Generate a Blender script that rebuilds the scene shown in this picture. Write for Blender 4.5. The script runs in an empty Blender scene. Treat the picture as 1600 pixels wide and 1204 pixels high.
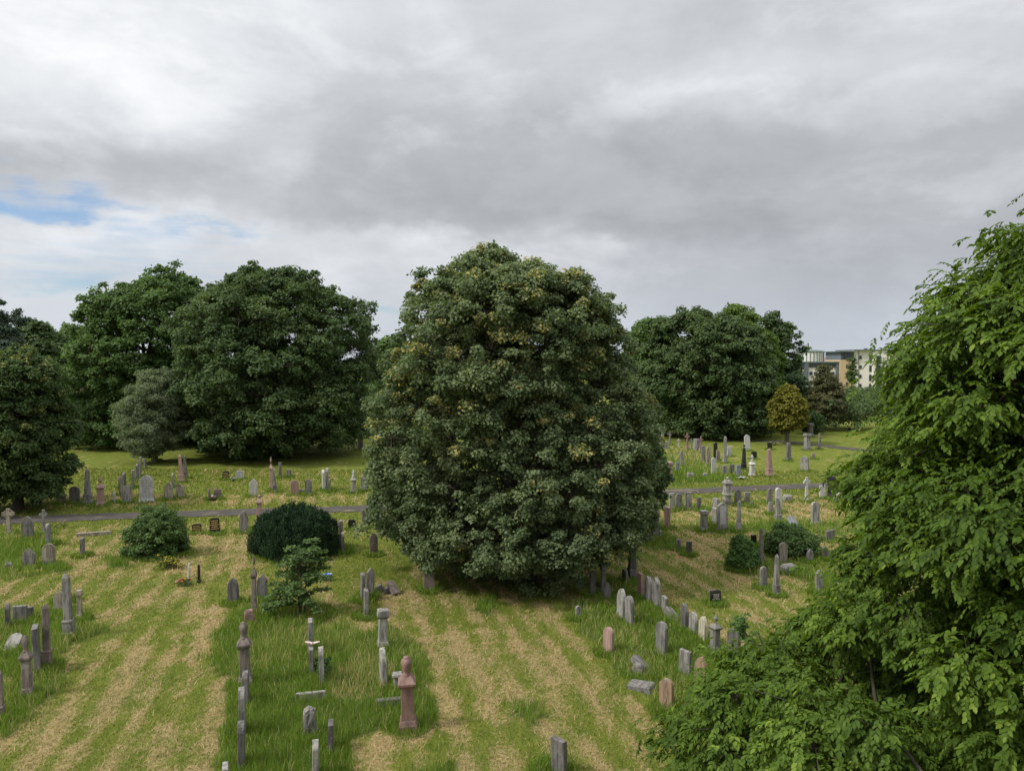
import bpy, bmesh, math, random
import numpy as np
from mathutils import Vector, Matrix, Euler
R = math.radians
scene = bpy.context.scene
COL = scene.collection
rng = np.random.default_rng(11)
random.seed(11)

# ------------------------------------------------------------------ camera
EYE = 10.6
cd = bpy.data.cameras.new('camera')
cam = bpy.data.objects.new('camera', cd); COL.objects.link(cam)
cd.sensor_width = 36; cd.lens = 27; cd.clip_start = 0.1; cd.clip_end = 6000
cam.location = (0, 0, EYE); cam.rotation_euler = (R(90 - 1.766), 0, 0)
scene.camera = cam
scene.view_settings.view_transform = 'Standard'
scene.view_settings.look = 'None'
scene.view_settings.exposure = 0.36
scene.view_settings.gamma = 1
cy = scene.cycles
cy.max_bounces = 6; cy.diffuse_bounces = 3; cy.glossy_bounces = 2; cy.transmission_bounces = 4; cy.transparent_max_bounces = 4
cy.caustics_reflective = False; cy.caustics_refractive = False

# ------------------------------------------------------------------ sun and sky
SUN_EL, SUN_AZ = 46, -112          # degrees; azimuth clockwise from +Y (the view), so the sun is to the left and a little behind
sv = Vector((math.sin(R(SUN_AZ)) * math.cos(R(SUN_EL)), math.cos(R(SUN_AZ)) * math.cos(R(SUN_EL)), math.sin(R(SUN_EL))))
sd = bpy.data.lights.new('sun', 'SUN'); sd.energy = 2.6; sd.angle = R(9); sd.color = (1, 0.965, 0.90)
sun = bpy.data.objects.new('sun', sd); COL.objects.link(sun); sun.rotation_euler = sv.to_track_quat('Z', 'Y').to_euler(); sun.location = (-30, -20, 60)
world = bpy.data.worlds.new('World'); scene.world = world; world.use_nodes = True
NT = world.node_tree; NT.nodes.clear()


class Nodes:
    """small node-graph helper"""
    def __init__(s, nt): s.nt = nt
    def n(s, t, **k):
        x = s.nt.nodes.new(t)
        for a, b in k.items(): setattr(x, a, b)
        return x
    def put(s, sock, v):
        if hasattr(v, 'is_output') or isinstance(v, bpy.types.NodeSocket): s.nt.links.new(v, sock)
        elif v is not None: sock.default_value = v
    def m(s, op, a, b=None, c=None, clamp=False):
        x = s.n('ShaderNodeMath', operation=op); x.use_clamp = clamp
        s.put(x.inputs[0], a); s.put(x.inputs[1], b); s.put(x.inputs[2], c)
        return x.outputs[0]
    def noise(s, vec, scale, detail=4, rough=0.55, dist=0.0):
        x = s.n('ShaderNodeTexNoise'); s.put(x.inputs['Vector'], vec)
        x.inputs['Scale'].default_value = scale; x.inputs['Detail'].default_value = detail
        x.inputs['Roughness'].default_value = rough; x.inputs['Distortion'].default_value = dist
        return x.outputs['Fac']
    def mix(s, f, a, b, blend='MIX'):
        x = s.n('ShaderNodeMix', data_type='RGBA', blend_type=blend)
        s.put(x.inputs[0], f)
        for i, v in ((6, a), (7, b)):
            if isinstance(v, tuple): x.inputs[i].default_value = v if len(v) == 4 else v + (1,)
            else: s.put(x.inputs[i], v)
        return x.outputs[2]
    def ramp(s, f, stops, interp='LINEAR'):
        x = s.n('ShaderNodeValToRGB'); x.color_ramp.interpolation = interp
        e = x.color_ramp.elements
        while len(e) < len(stops): e.new(0.5)
        for el, (p, c) in zip(e, stops): el.position = p; el.color = c if len(c) == 4 else c + (1,)
        s.put(x.inputs[0], f)
        return x.outputs[0]
    def sstep(s, v, a, b):
        x = s.n('ShaderNodeMapRange', interpolation_type='SMOOTHSTEP'); s.put(x.inputs[0], v)
        x.inputs[1].default_value = a; x.inputs[2].default_value = b
        return x.outputs[0]
    def comb(s, a, b, c):
        x = s.n('ShaderNodeCombineXYZ')
        for i, v in enumerate((a, b, c)): s.put(x.inputs[i], v)
        return x.outputs[0]


W = Nodes(NT)
tc = W.n('ShaderNodeTexCoord'); sp = W.n('ShaderNodeSeparateXYZ'); NT.links.new(tc.outputs['Generated'], sp.inputs[0])
azi = W.m('MULTIPLY', W.m('ARCTAN2', sp.outputs[0], sp.outputs[1]), 180 / math.pi)      # degrees
ele = W.m('MULTIPLY', W.m('ARCSINE', sp.outputs[2]), 180 / math.pi)
cvec = W.comb(W.m('MULTIPLY', azi, 0.050), W.m('MULTIPLY', ele, 0.085), 0.3)
warp1 = W.noise(cvec, 1.6, 5, 0.6)
warp2 = W.noise(W.comb(W.m('MULTIPLY', azi, 0.050), W.m('MULTIPLY', ele, 0.085), 4.7), 1.6, 5, 0.6)
aw = W.m('ADD', azi, W.m('MULTIPLY', W.m('SUBTRACT', warp1, 0.5), 22.0))
ew = W.m('ADD', ele, W.m('MULTIPLY', W.m('SUBTRACT', warp2, 0.5), 9.0))
# cloud masses: azimuth, elevation, half widths (degrees), brightness change
SKY = [(6, 13.0, 27, 4.6, -0.36), (-9, 10.6, 9, 1.8, -0.16), (13, 10.8, 12, 1.9, -0.14), (-1, 20.5, 10, 4.5, -0.06), (19, 24, 9, 2.6, -0.13),
       (-27, 13.0, 7, 2.4, -0.20), (-29, 19.5, 12, 5, 0.30), (-17.5, 12.9, 4.0, 1.8, 0.20), (18.5, 19.0, 7, 2.4, 0.12), (-3, 8.0, 22, 1.2, 0.16),
       (-31, 7.5, 7, 2.2, 0.14), (25, 5.0, 15, 5.0, -0.40), (-12, 23, 14, 3, 0.08), (32, 15, 8, 5, -0.08)]
HOLES = [(-34, 11.8, 3.3, 1.6, 1.1), (-27, 6.5, 11, 2.8, 0.50), (-30, 10.0, 2.6, 0.8, 0.3), (-21.5, 8.1, 6, 0.6, 0.42), (-33, 9.6, 5, 0.7, 0.45), (-9.5, 3.6, 5, 0.6, 0.55), (-30, 5.2, 8, 0.6, 0.3)]


def gauss(a0, e0, sa, se, amp):
    x = W.m('DIVIDE', W.m('SUBTRACT', aw, a0), sa); y = W.m('DIVIDE', W.m('SUBTRACT', ew, e0), se)
    q = W.m('ADD', W.m('MULTIPLY', x, x), W.m('MULTIPLY', y, y))
    return W.m('MULTIPLY', W.m('POWER', 2.71828, W.m('MULTIPLY', q, -1.0)), amp)


tone = 0.60
for g in SKY: tone = W.m('ADD', tone, gauss(*g))
fine = W.noise(W.comb(W.m('MULTIPLY', azi, 0.085), W.m('MULTIPLY', ele, 0.15), 1.9), 1.5, 8, 0.6, 0.3)
tone = W.m('ADD', tone, W.m('MULTIPLY', W.m('SUBTRACT', fine, 0.5), 0.40))
puff = W.sstep(W.noise(W.comb(W.m('MULTIPLY', azi, 0.06), W.m('MULTIPLY', ele, 0.13), 6.1), 1.5, 9, 0.56, 0.2), 0.44, 0.62)
tone = W.m('ADD', tone, W.m('MULTIPLY', W.m('SUBTRACT', puff, 0.55), 0.15))
tone = W.m('ADD', tone, W.m('MULTIPLY', W.sstep(ele, 26.0, 70.0), 0.55))                 # the deck thins overhead
cloud = W.ramp(tone, [(0.0, (0.47, 0.49, 0.525)), (0.3, (0.62, 0.645, 0.685)), (0.6, (0.88, 0.91, 0.95)), (0.85, (1.12, 1.145, 1.175)), (1.0, (1.24, 1.255, 1.28))])
cloud = W.mix(W.m('MULTIPLY', W.m('SUBTRACT', 1.0, W.sstep(ele, 1.0, 10.0)), 0.6), cloud, (0.70, 0.765, 0.86))
gain = W.m('ADD', 6.3, W.m('MULTIPLY', W.sstep(ele, 28.0, 75.0), 5.0))
cs = W.n('ShaderNodeVectorMath', operation='SCALE'); NT.links.new(cloud, cs.inputs[0]); NT.links.new(gain, cs.inputs['Scale'])
hole = 0.0
for g in HOLES: hole = W.m('ADD', hole, gauss(*g))
holen = W.noise(W.comb(W.m('MULTIPLY', azi, 0.08), W.m('MULTIPLY', ele, 0.65), 8.2), 1.6, 6, 0.6)
hole = W.sstep(W.m('ADD', hole, W.m('MULTIPLY', W.m('SUBTRACT', holen, 0.5), 0.9)), 0.22, 1.05)
sky = W.n('ShaderNodeTexSky', sky_type='NISHITA'); sky.sun_disc = False; sky.sun_elevation = R(SUN_EL); sky.sun_rotation = R(SUN_AZ); sky.dust_density = 1.0
skyb = W.mix(1.0, sky.outputs[0], (0.80, 0.92, 1.08), 'MULTIPLY')
full = W.mix(hole, cs.outputs[0], skyb)
bg = W.n('ShaderNodeBackground'); bg.inputs['Strength'].default_value = 0.1; NT.links.new(full, bg.inputs['Color'])
ow = W.n('ShaderNodeOutputWorld'); NT.links.new(bg.outputs[0], ow.inputs[0])


# ------------------------------------------------------------------ helpers
def mesh_np(name, V, F, mat=None, parent=None, tint=None, smooth=False, link=True):
    """one mesh object from numpy arrays (all faces with the same number of corners)"""
    V = np.ascontiguousarray(V, np.float32); F = np.ascontiguousarray(F, np.int32)
    me = bpy.data.meshes.new(name); m, k = F.shape
    me.vertices.add(len(V)); me.vertices.foreach_set('co', V.ravel())
    me.loops.add(m * k); me.loops.foreach_set('vertex_index', F.ravel())
    me.polygons.add(m); me.polygons.foreach_set('loop_start', np.arange(m, dtype=np.int32) * k)
    if smooth: me.polygons.foreach_set('use_smooth', np.ones(m, bool))
    me.update(calc_edges=True)
    if tint is not None:
        a = me.attributes.new('tint', 'FLOAT', 'FACE'); a.data.foreach_set('value', np.ascontiguousarray(tint, np.float32))
    if mat: me.materials.append(mat)
    o = bpy.data.objects.new(name, me)
    COL.objects.link(o)
    if parent: o.parent = parent
    return o


def tag(o, label=None, cat=None, group=None, kind=None):
    if label: o['label'] = label
    if cat: o['category'] = cat
    if group: o['group'] = group
    if kind or cat: o['kind'] = kind or 'thing'
    return o


def empty(name, loc, rz=0.0, tilt=(0, 0)):
    o = bpy.data.objects.new(name, None); COL.objects.link(o); o.empty_display_size = 0.3
    o.location = loc; o.rotation_euler = (tilt[0], tilt[1], rz)
    return o


class MB:
    """collects shapes for ONE mesh"""
    def __init__(s): s.v = []; s.f = []
    def add(s, v, f):
        b = len(s.v); s.v += [tuple(p) for p in v]; s.f += [tuple(i + b for i in q) for q in f]
    def loops(s, rings, cap=True):
        k = len(rings[0]); v = [p for r in rings for p in r]; f = []
        for i in range(len(rings) - 1):
            for j in range(k):
                a, b = i * k + j, i * k + (j + 1) % k
                f.append((a, b, b + k, a + k))
        if cap: f.append(tuple(range(k - 1, -1, -1))); f.append(tuple(range((len(rings) - 1) * k, len(rings) * k)))
        s.add(v, f)
    def frus(s, w0, d0, w1, d1, z0, z1, c=0.0, x=0, y=0):
        """square tapered block, its vertical edges chamfered by c"""
        def ring(w, d, z):
            w, d = w / 2, d / 2; e = min(c, w * .4, d * .4)
            if e <= 0: return [(x - w, y - d, z), (x + w, y - d, z), (x + w, y + d, z), (x - w, y + d, z)]
            return [(x - w + e, y - d, z), (x + w - e, y - d, z), (x + w, y - d + e, z), (x + w, y + d - e, z), (x + w - e, y + d, z), (x - w + e, y + d, z), (x - w, y + d - e, z), (x - w, y - d + e, z)]
        e = min(c, (z1 - z0) * .3)
        if e > 0: s.loops([ring(w0, d0, z0), ring(w1, d1, z1 - e), ring(max(w1 - 2 * e, w1 * .3), max(d1 - 2 * e, d1 * .3), z1)])
        else: s.loops([ring(w0, d0, z0), ring(w1, d1, z1)])
    def slab(s, out, y0, y1, c=0.012):
        """outline in x,z extruded from y0 (front) to y1, edges chamfered"""
        cx = sum(p[0] for p in out) / len(out); cz = sum(p[1] for p in out) / len(out)
        mw = max(abs(p[0] - cx) for p in out); mh = max(abs(p[1] - cz) for p in out)
        fx, fz = max(.2, 1 - c / mw), max(.2, 1 - c / mh)
        inn = [(cx + (p[0] - cx) * fx, cz + (p[1] - cz) * fz) for p in out]
        s.loops([[(p[0], y0, p[1]) for p in inn], [(p[0], y0 + c, p[1]) for p in out], [(p[0], y1 - c, p[1]) for p in out], [(p[0], y1, p[1]) for p in inn]])
    def lathe(s, prof, n=12, x=0, y=0, lump=0.0, seed=0):
        r_ = random.Random(seed); rings = []
        for r, z in prof:
            rings.append([(x + math.cos(2 * math.pi * k / n) * r * (1 + r_.uniform(-lump, lump)), y + math.sin(2 * math.pi * k / n) * r * (1 + r_.uniform(-lump, lump)), z) for k in range(n)])
        s.loops(rings)
    def build(s, name, mat, parent=None, smooth=False, field=None):
        me = bpy.data.meshes.new(name); me.from_pydata(s.v, [], s.f); me.materials.append(mat)
        bm = bmesh.new(); bm.from_mesh(me); bmesh.ops.recalc_face_normals(bm, faces=bm.faces); bm.to_mesh(me); bm.free()
        if smooth: me.polygons.foreach_set('use_smooth', [True] * len(me.polygons))
        if field:
            me.materials.append(field)
            for p in me.polygons[:6]: p.material_index = 1
        o = bpy.data.objects.new(name, me); COL.objects.link(o)
        if parent: o.parent = parent
        return o


def lattice(seed):
    return np.random.default_rng(seed).random((256, 256))


_L = {}
def vnoise(x, y, seed=0):
    """smooth value noise in 0..1"""
    if seed not in _L: _L[seed] = lattice(seed)
    t = _L[seed]; x = np.asarray(x, float); y = np.asarray(y, float)
    xi = np.floor(x).astype(int); yi = np.floor(y).astype(int); fx = x - xi; fy = y - yi
    fx = fx * fx * (3 - 2 * fx); fy = fy * fy * (3 - 2 * fy)
    a = t[xi & 255, yi & 255]; b = t[(xi + 1) & 255, yi & 255]; c = t[xi & 255, (yi + 1) & 255]; d = t[(xi + 1) & 255, (yi + 1) & 255]
    return (a * (1 - fx) + b * fx) * (1 - fy) + (c * (1 - fx) + d * fx) * fy


def fbm(x, y, seed=0, o=4):
    s = 0; a = 0.5; t = 0
    for i in range(o):
        s = s + a * vnoise(x * 2 ** i, y * 2 ** i, seed + i); t += a; a *= .55
    return s / t


def hgt(x, y):
    return 0.16 * np.sin(x * 0.11 + 0.6) * np.cos(y * 0.09 + 0.3) + 0.10 * np.sin(x * 0.05 - y * 0.13)


def nrm(a): return a / np.maximum(np.linalg.norm(a, axis=-1, keepdims=True), 1e-9)


# ------------------------------------------------------------------ materials
def new_mat(name):
    m = bpy.data.materials.new(name); m.use_nodes = True; m.node_tree.nodes.clear()
    return m, Nodes(m.node_tree)


def finish(m, N, color, rough=0.9, spec=0.3, bump=None, trans=None, tcol=None):
    p = N.n('ShaderNodeBsdfPrincipled'); N.put(p.inputs['Roughness'], rough); p.inputs['Specular IOR Level'].default_value = spec
    if isinstance(color, tuple): p.inputs['Base Color'].default_value = color + (1,)
    else: N.put(p.inputs['Base Color'], color)
    if bump:
        b = N.n('ShaderNodeBump'); b.inputs['Strength'].default_value = bump[1]; b.inputs['Distance'].default_value = bump[2]
        N.put(b.inputs['Height'], bump[0]); N.put(p.inputs['Normal'], b.outputs[0])
    o = N.n('ShaderNodeOutputMaterial')
    if trans:
        t = N.n('ShaderNodeBsdfTranslucent'); N.put(t.inputs[0], tcol)
        x = N.n('ShaderNodeMixShader'); x.inputs[0].default_value = trans
        m.node_tree.links.new(p.outputs[0], x.inputs[1]); m.node_tree.links.new(t.outputs[0], x.inputs[2])
        m.node_tree.links.new(x.outputs[0], o.inputs[0])
    else: m.node_tree.links.new(p.outputs[0], o.inputs[0])
    return m


def leaf_mat(name, stops, rough=0.6, spec=0.16, trans=0.28, tgain=(1.5, 1.7, 0.8), k=1.95):
    """leaf colours run along the per-leaf 'tint' attribute"""
    m, N = new_mat(name)
    a = N.n('ShaderNodeAttribute', attribute_name='tint')
    c = N.ramp(a.outputs['Fac'], [(p, tuple(v * k for v in q)) for p, q in stops])
    t = N.mix(1.0, c, tgain, 'MULTIPLY')
    return finish(m, N, c, rough, spec, None, trans, t)


LM = {
    'maple': leaf_mat('maple_leaves', [(0.0, (0.030, 0.045, 0.021)), (0.35, (0.058, 0.078, 0.036)), (0.62, (0.094, 0.115, 0.056)), (0.80, (0.145, 0.160, 0.088)), (0.86, (0.15, 0.142, 0.055)), (1.0, (0.21, 0.175, 0.058))], k=1.95),
    'dark': leaf_mat('dark_leaves', [(0.0, (0.020, 0.035, 0.014)), (0.5, (0.043, 0.064, 0.024)), (1.0, (0.092, 0.115, 0.040))]),
    'mid': leaf_mat('green_leaves', [(0.0, (0.026, 0.047, 0.016)), (0.5, (0.050, 0.080, 0.025)), (1.0, (0.095, 0.13, 0.040))]),
    'lime': leaf_mat('bright_leaves', [(0.0, (0.028, 0.052, 0.012)), (0.5, (0.060, 0.090, 0.020)), (1.0, (0.105, 0.135, 0.030))]),
    'elm': leaf_mat('elm_leaves', [(0.0, (0.022, 0.042, 0.007)), (0.4, (0.047, 0.082, 0.011)), (0.75, (0.086, 0.135, 0.019)), (1.0, (0.175, 0.23, 0.036))], rough=0.55, spec=0.14, trans=0.33, k=1.36, tgain=(1.7, 1.7, 0.45)),
    'grey': leaf_mat('birch_leaves', [(0.0, (0.046, 0.062, 0.034)), (0.5, (0.084, 0.102, 0.058)), (1.0, (0.14, 0.155, 0.095))]),
    'olive': leaf_mat('olive_leaves', [(0.0, (0.020, 0.034, 0.013)), (0.5, (0.042, 0.064, 0.022)), (0.8, (0.080, 0.098, 0.030)), (1.0, (0.14, 0.135, 0.035))]),
    'gold': leaf_mat('golden_leaves', [(0.0, (0.065, 0.072, 0.012)), (0.5, (0.135, 0.128, 0.020)), (1.0, (0.235, 0.200, 0.032))], k=1.15),
    'brown': leaf_mat('brown_needles', [(0.0, (0.036, 0.040, 0.020)), (0.5, (0.066, 0.066, 0.032)), (1.0, (0.11, 0.105, 0.05))]),
    'yew': leaf_mat('yew_needles', [(0.0, (0.010, 0.022, 0.012)), (0.5, (0.020, 0.042, 0.020)), (1.0, (0.045, 0.080, 0.034))], trans=0.12, k=1.25),
    'spruce': leaf_mat('spruce_needles', [(0.0, (0.016, 0.026, 0.018)), (0.5, (0.030, 0.045, 0.030)), (1.0, (0.06, 0.08, 0.05))], trans=0.1),
    'holly': leaf_mat('flowering_leaves', [(0.0, (0.014, 0.030, 0.014)), (0.6, (0.034, 0.056, 0.024)), (0.86, (0.06, 0.085, 0.035)), (0.88, (0.40, 0.40, 0.37)), (1.0, (0.48, 0.48, 0.45))]),
    'bush': leaf_mat('bush_leaves', [(0.0, (0.026, 0.048, 0.014)), (0.5, (0.052, 0.084, 0.026)), (1.0, (0.11, 0.150, 0.052))], k=1.8),
    'ivy': leaf_mat('ivy_leaves', [(0.0, (0.018, 0.042, 0.012)), (0.5, (0.040, 0.075, 0.020)), (1.0, (0.085, 0.135, 0.038))]),
    'weed': leaf_mat('weed_leaves', [(0.0, (0.022, 0.05, 0.014)), (0.6, (0.05, 0.09, 0.025)), (0.85, (0.09, 0.13, 0.04)), (0.9, (0.4, 0.3, 0.03)), (1.0, (0.55, 0.42, 0.05))], k=1.1),
    'tall': leaf_mat('tall_grass_blades', [(0.0, (0.050, 0.090, 0.010)), (0.4, (0.092, 0.148, 0.019)), (0.7, (0.145, 0.195, 0.038)), (0.85, (0.24, 0.22, 0.10)), (1.0, (0.36, 0.28, 0.15))], rough=0.6, spec=0.12, trans=0.3, tgain=(1.3, 1.3, 0.8), k=1.62),
    'mown': leaf_mat('mown_grass_blades', [(0.0, (0.080, 0.122, 0.016)), (0.35, (0.155, 0.190, 0.030)), (0.5, (0.22, 0.205, 0.05)), (0.7, (0.38, 0.29, 0.135)), (1.0, (0.56, 0.425, 0.235))], rough=0.7, spec=0.12, trans=0.2, tgain=(1.2, 1.2, 0.9), k=1.0),
}


def bark(name, c1, c2):
    m, N = new_mat(name)
    t = N.n('ShaderNodeTexCoord'); v = N.n('ShaderNodeVectorMath', operation='MULTIPLY'); N.put(v.inputs[0], t.outputs['Object']); v.inputs[1].default_value = (6, 6, 1.2)
    f = N.noise(v.outputs[0], 2.0, 5, 0.65)
    return finish(m, N, N.mix(f, c1, c2), 0.9, 0.2, (f, 0.5, 0.03))


BARK = bark('bark', (0.035, 0.028, 0.022), (0.11, 0.095, 0.075))
BARKG = bark('grey_bark', (0.07, 0.06, 0.05), (0.17, 0.15, 0.125))


def stone_mat(name, base, dark, lich, gloss=0.85, spec=0.3, speck=0.0, grime=1.0):
    m, N = new_mat(name)
    t = N.n('ShaderNodeTexCoord'); oi = N.n('ShaderNodeObjectInfo')
    off = N.n('ShaderNodeVectorMath', operation='ADD'); N.put(off.inputs[0], t.outputs['Object'])
    sc = N.m('MULTIPLY', oi.outputs['Random'], 40.0); N.put(off.inputs[1], N.comb(sc, sc, sc))
    v = off.outputs[0]
    st = N.n('ShaderNodeVectorMath', operation='MULTIPLY'); N.put(st.inputs[0], v); st.inputs[1].default_value = (5, 5, 0.8)
    streak = N.noise(st.outputs[0], 1.6, 5, 0.65)
    blot = N.noise(v, 3.2, 6, 0.65)
    fine_ = N.noise(v, 38, 3, 0.6)
    c = N.mix(N.m('MULTIPLY', N.sstep(streak, 0.42, 0.62), 0.85 * grime), base, dark)
    c = N.mix(N.m('MULTIPLY', N.sstep(blot, 0.55, 0.72), 0.7 * grime), c, lich)
    c = N.mix(N.m('MULTIPLY', N.sstep(N.noise(v, 1.4, 3), 0.56, 0.74), 0.5 * grime), c, dark)
    lum = N.m('ADD', 0.82, N.m('MULTIPLY', oi.outputs['Random'], 0.34))
    lum = N.m('MULTIPLY', lum, N.m('ADD', 0.86 - speck, N.m('MULTIPLY', fine_, 0.28 + 2 * speck)))
    c = N.mix(1.0, c, N.comb(lum, lum, lum), 'MULTIPLY')
    return finish(m, N, c, gloss, spec, (N.m('ADD', fine_, N.m('MULTIPLY', blot, 1.5)), 0.35 if gloss > 0.5 else 0.03, 0.012))


SM = {
    'g': stone_mat('grey_sandstone', (0.245, 0.232, 0.21), (0.09, 0.085, 0.077), (0.31, 0.305, 0.245)),
    'lg': stone_mat('pale_sandstone', (0.315, 0.30, 0.27), (0.12, 0.113, 0.10), (0.42, 0.41, 0.34)),
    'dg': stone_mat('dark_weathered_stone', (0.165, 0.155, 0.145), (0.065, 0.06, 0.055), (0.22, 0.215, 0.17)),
    'w': stone_mat('white_marble', (0.50, 0.49, 0.465), (0.26, 0.25, 0.23), (0.56, 0.55, 0.51), 0.6, 0.4, 0, 0.7),
    'p': stone_mat('pink_granite', (0.33, 0.215, 0.18), (0.18, 0.125, 0.105), (0.36, 0.27, 0.225), 0.55, 0.4, 0.12, 0.6),
    'r': stone_mat('red_granite', (0.25, 0.150, 0.125), (0.13, 0.085, 0.073), (0.31, 0.215, 0.18), 0.6, 0.35, 0.2, 0.8),
    't': stone_mat('tan_sandstone', (0.31, 0.27, 0.21), (0.12, 0.105, 0.085), (0.38, 0.355, 0.28)),
    'o': stone_mat('orange_sandstone', (0.34, 0.225, 0.14), (0.13, 0.11, 0.095), (0.36, 0.33, 0.27)),
    'b': stone_mat('brown_sandstone', (0.22, 0.18, 0.155), (0.10, 0.085, 0.075), (0.31, 0.29, 0.24)),
    'c': stone_mat('cream_sandstone', (0.40, 0.365, 0.27), (0.22, 0.20, 0.15), (0.50, 0.47, 0.36)),
    'bl': stone_mat('blue_grey_slate', (0.27, 0.29, 0.305), (0.14, 0.15, 0.16), (0.34, 0.36, 0.35)),
    'k': stone_mat('black_granite', (0.022, 0.022, 0.024), (0.012, 0.012, 0.013), (0.035, 0.035, 0.036), 0.18, 0.5, 0, 0.6),
}


def plain(name, c, rough=0.7, spec=0.3, var=0.25, scale=6):
    m, N = new_mat(name)
    t = N.n('ShaderNodeTexCoord'); f = N.noise(t.outputs['Object'], scale, 4)
    d = tuple(x * (1 - var) for x in c); e = tuple(min(1, x * (1 + var)) for x in c)
    return finish(m, N, N.mix(f, d, e), rough, spec)


GOLDPAINT = plain('gold_lettering', (0.45, 0.30, 0.10), 0.5)
PALEPAINT = plain('pale_lettering', (0.5, 0.48, 0.45), 0.6)
CUTTEXT = plain('cut_lettering', (0.24, 0.235, 0.225), 0.9)

# ------------------------------------------------------------------ layout measured in metres
POLYS={'tall':[[(-14.64,20.86),(-16.48,23.52),(-16.50,24.91),(-18.62,27.63),(-20.21,29.26),(-21.51,31.57),(-20.44,31.98),(-18.90,30.98),(-18.29,31.97),(-16.95,30.99),(-15.30,28.84),(-16.44,28.28),(-14.84,24.94),(-14.43,22.93),(-14.35,21.21)],
[(-11.47,29.94),(-9.14,24.18),(-7.19,18.85),(-6.35,18.73),(-4.33,18.91),(-4.41,20.44),(-3.76,22.26),(-3.34,21.70),(-2.31,21.85),(-2.15,23.13),(-3.00,25.41),(-4.02,29.83),(-4.91,30.72),(-5.57,29.40),(-6.79,29.33),(-7.79,30.87),(-9.71,32.04),(-11.26,33.47),(-11.20,31.32)],
[(2.48,33.55),(3.16,28.83),(4.08,25.43),(4.61,22.71),(4.90,20.32),(5.01,19.07),(7.28,19.09),(8.82,24.30),(8.40,26.20),(7.70,26.85),(7.07,28.95),(6.69,31.78),(5.84,34.74),(5.00,37.22),(4.22,37.20),(4.61,34.25),(3.64,33.33)],
[(7.45,57.35),(6.39,47.63),(7.00,45.08),(7.60,43.10),(9.40,43.09),(9.88,46.18),(9.01,46.70),(8.54,48.50),(9.21,53.64)],
[(13.78,94.20),(16.57,104.34),(19.25,92.12),(21.80,89.93),(20.18,77.82),(21.62,74.92),(21.34,70.85),(19.35,67.99),(14.32,65.79),(10.99,65.64),(10.22,71.85)],
[(-27.83,39.93),(-32.13,46.71),(-30.78,47.04),(-26.68,44.46),(-25.81,41.54),(-25.29,39.11),(-24.60,38.03),(-22.31,37.94),(-22.93,39.00),(-24.12,36.56)],
[(11.72,41.67),(13.63,41.64),(13.76,39.49),(16.55,39.42),(16.87,37.17),(14.81,32.60),(14.32,34.77),(13.96,37.77),(12.21,37.26),(10.79,38.94)],
[(-0.10,22.87),(0.00,23.86),(0.51,24.10),(0.89,23.45),(0.76,22.49),(0.28,22.20)],
[(-1.76,32.24),(-1.70,33.70),(-0.99,33.74),(-0.87,32.28)],
[(0.67,19.79),(0.87,20.58),(1.40,20.66),(1.51,19.81),(1.38,19.17),(0.65,19.16)],
[(-2.67,19.72),(-2.38,20.11),(-1.36,20.07),(-1.13,19.12),(-2.59,19.09)],
[(11.56,47.53),(14.33,47.47),(14.97,48.93),(12.72,49.75)],
[(13.75,48.95),(17.95,46.51),(19.88,46.47),(21.46,49.22),(17.07,50.90)],
[(11.73,56.00),(13.92,53.57),(14.29,55.00),(12.05,57.55)],
[(-20.92,38.93),(-19.27,38.24),(-20.50,41.04),(-21.53,41.37)]],
'green':[[(-8.62,36.64),(-6.27,37.32),(-4.95,36.82),(-5.02,39.83),(-7.86,46.88),(-10.64,47.88),(-10.00,42.56)],
[(2.27,33.71),(2.64,28.49),(4.01,23.76),(4.47,20.31),(4.99,20.32),(4.33,25.69),(3.30,30.19)],
[(-15.50,28.30),(-15.35,32.00),(-14.44,31.20),(-14.47,27.70)],
[(-29.40,50.10),(-8.74,52.11),(-9.13,54.49),(-30.36,51.74)]],
'hay':[[(-5.81,28.72),(-4.02,29.83),(-1.02,30.35),(1.47,29.09),(2.16,25.62),(1.49,22.04),(-1.89,22.32),(-3.00,19.71),(-4.33,19.68),(-3.64,21.51),(-2.07,22.32),(-2.07,24.47),(-3.41,27.01)],
[(-13.15,31.24),(-11.89,32.11),(-10.74,28.47),(-7.11,18.86),(-8.46,18.83),(-9.83,23.27)],
[(-22.07,36.48),(-25.07,45.28),(-20.14,48.02),(-15.82,46.01),(-13.29,39.57),(-14.62,37.02),(-19.94,39.59)],
[(11.68,53.59),(25.00,58.53),(23.82,53.63),(16.66,49.68),(12.24,50.35)],
[(9.62,45.85),(12.68,45.80),(11.13,41.41),(8.77,40.15)],
[(7.92,26.85),(8.89,29.31),(12.47,32.23),(13.55,32.22),(11.11,28.68),(9.35,25.79)],
[(-6.01,29.72),(-4.27,31.69),(-4.61,34.28),(-6.38,31.57)]]}
PATH=[(-46.87,49.47),(-38.96,50.52),(-32.19,51.89),(-24.75,53.69),(-17.51,54.99),(-9.43,56.25),(-1.94,57.84),(5.01,59.87),(11.88,61.66),(20.49,64.40),(29.88,67.35),(41.14,70.23),(56.92,71.60)]
PATH2=[(30.47,101.28),(33.85,100.01),(36.15,98.32),(38.46,94.89),(41.29,91.47),(45.90,88.56)]
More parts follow.
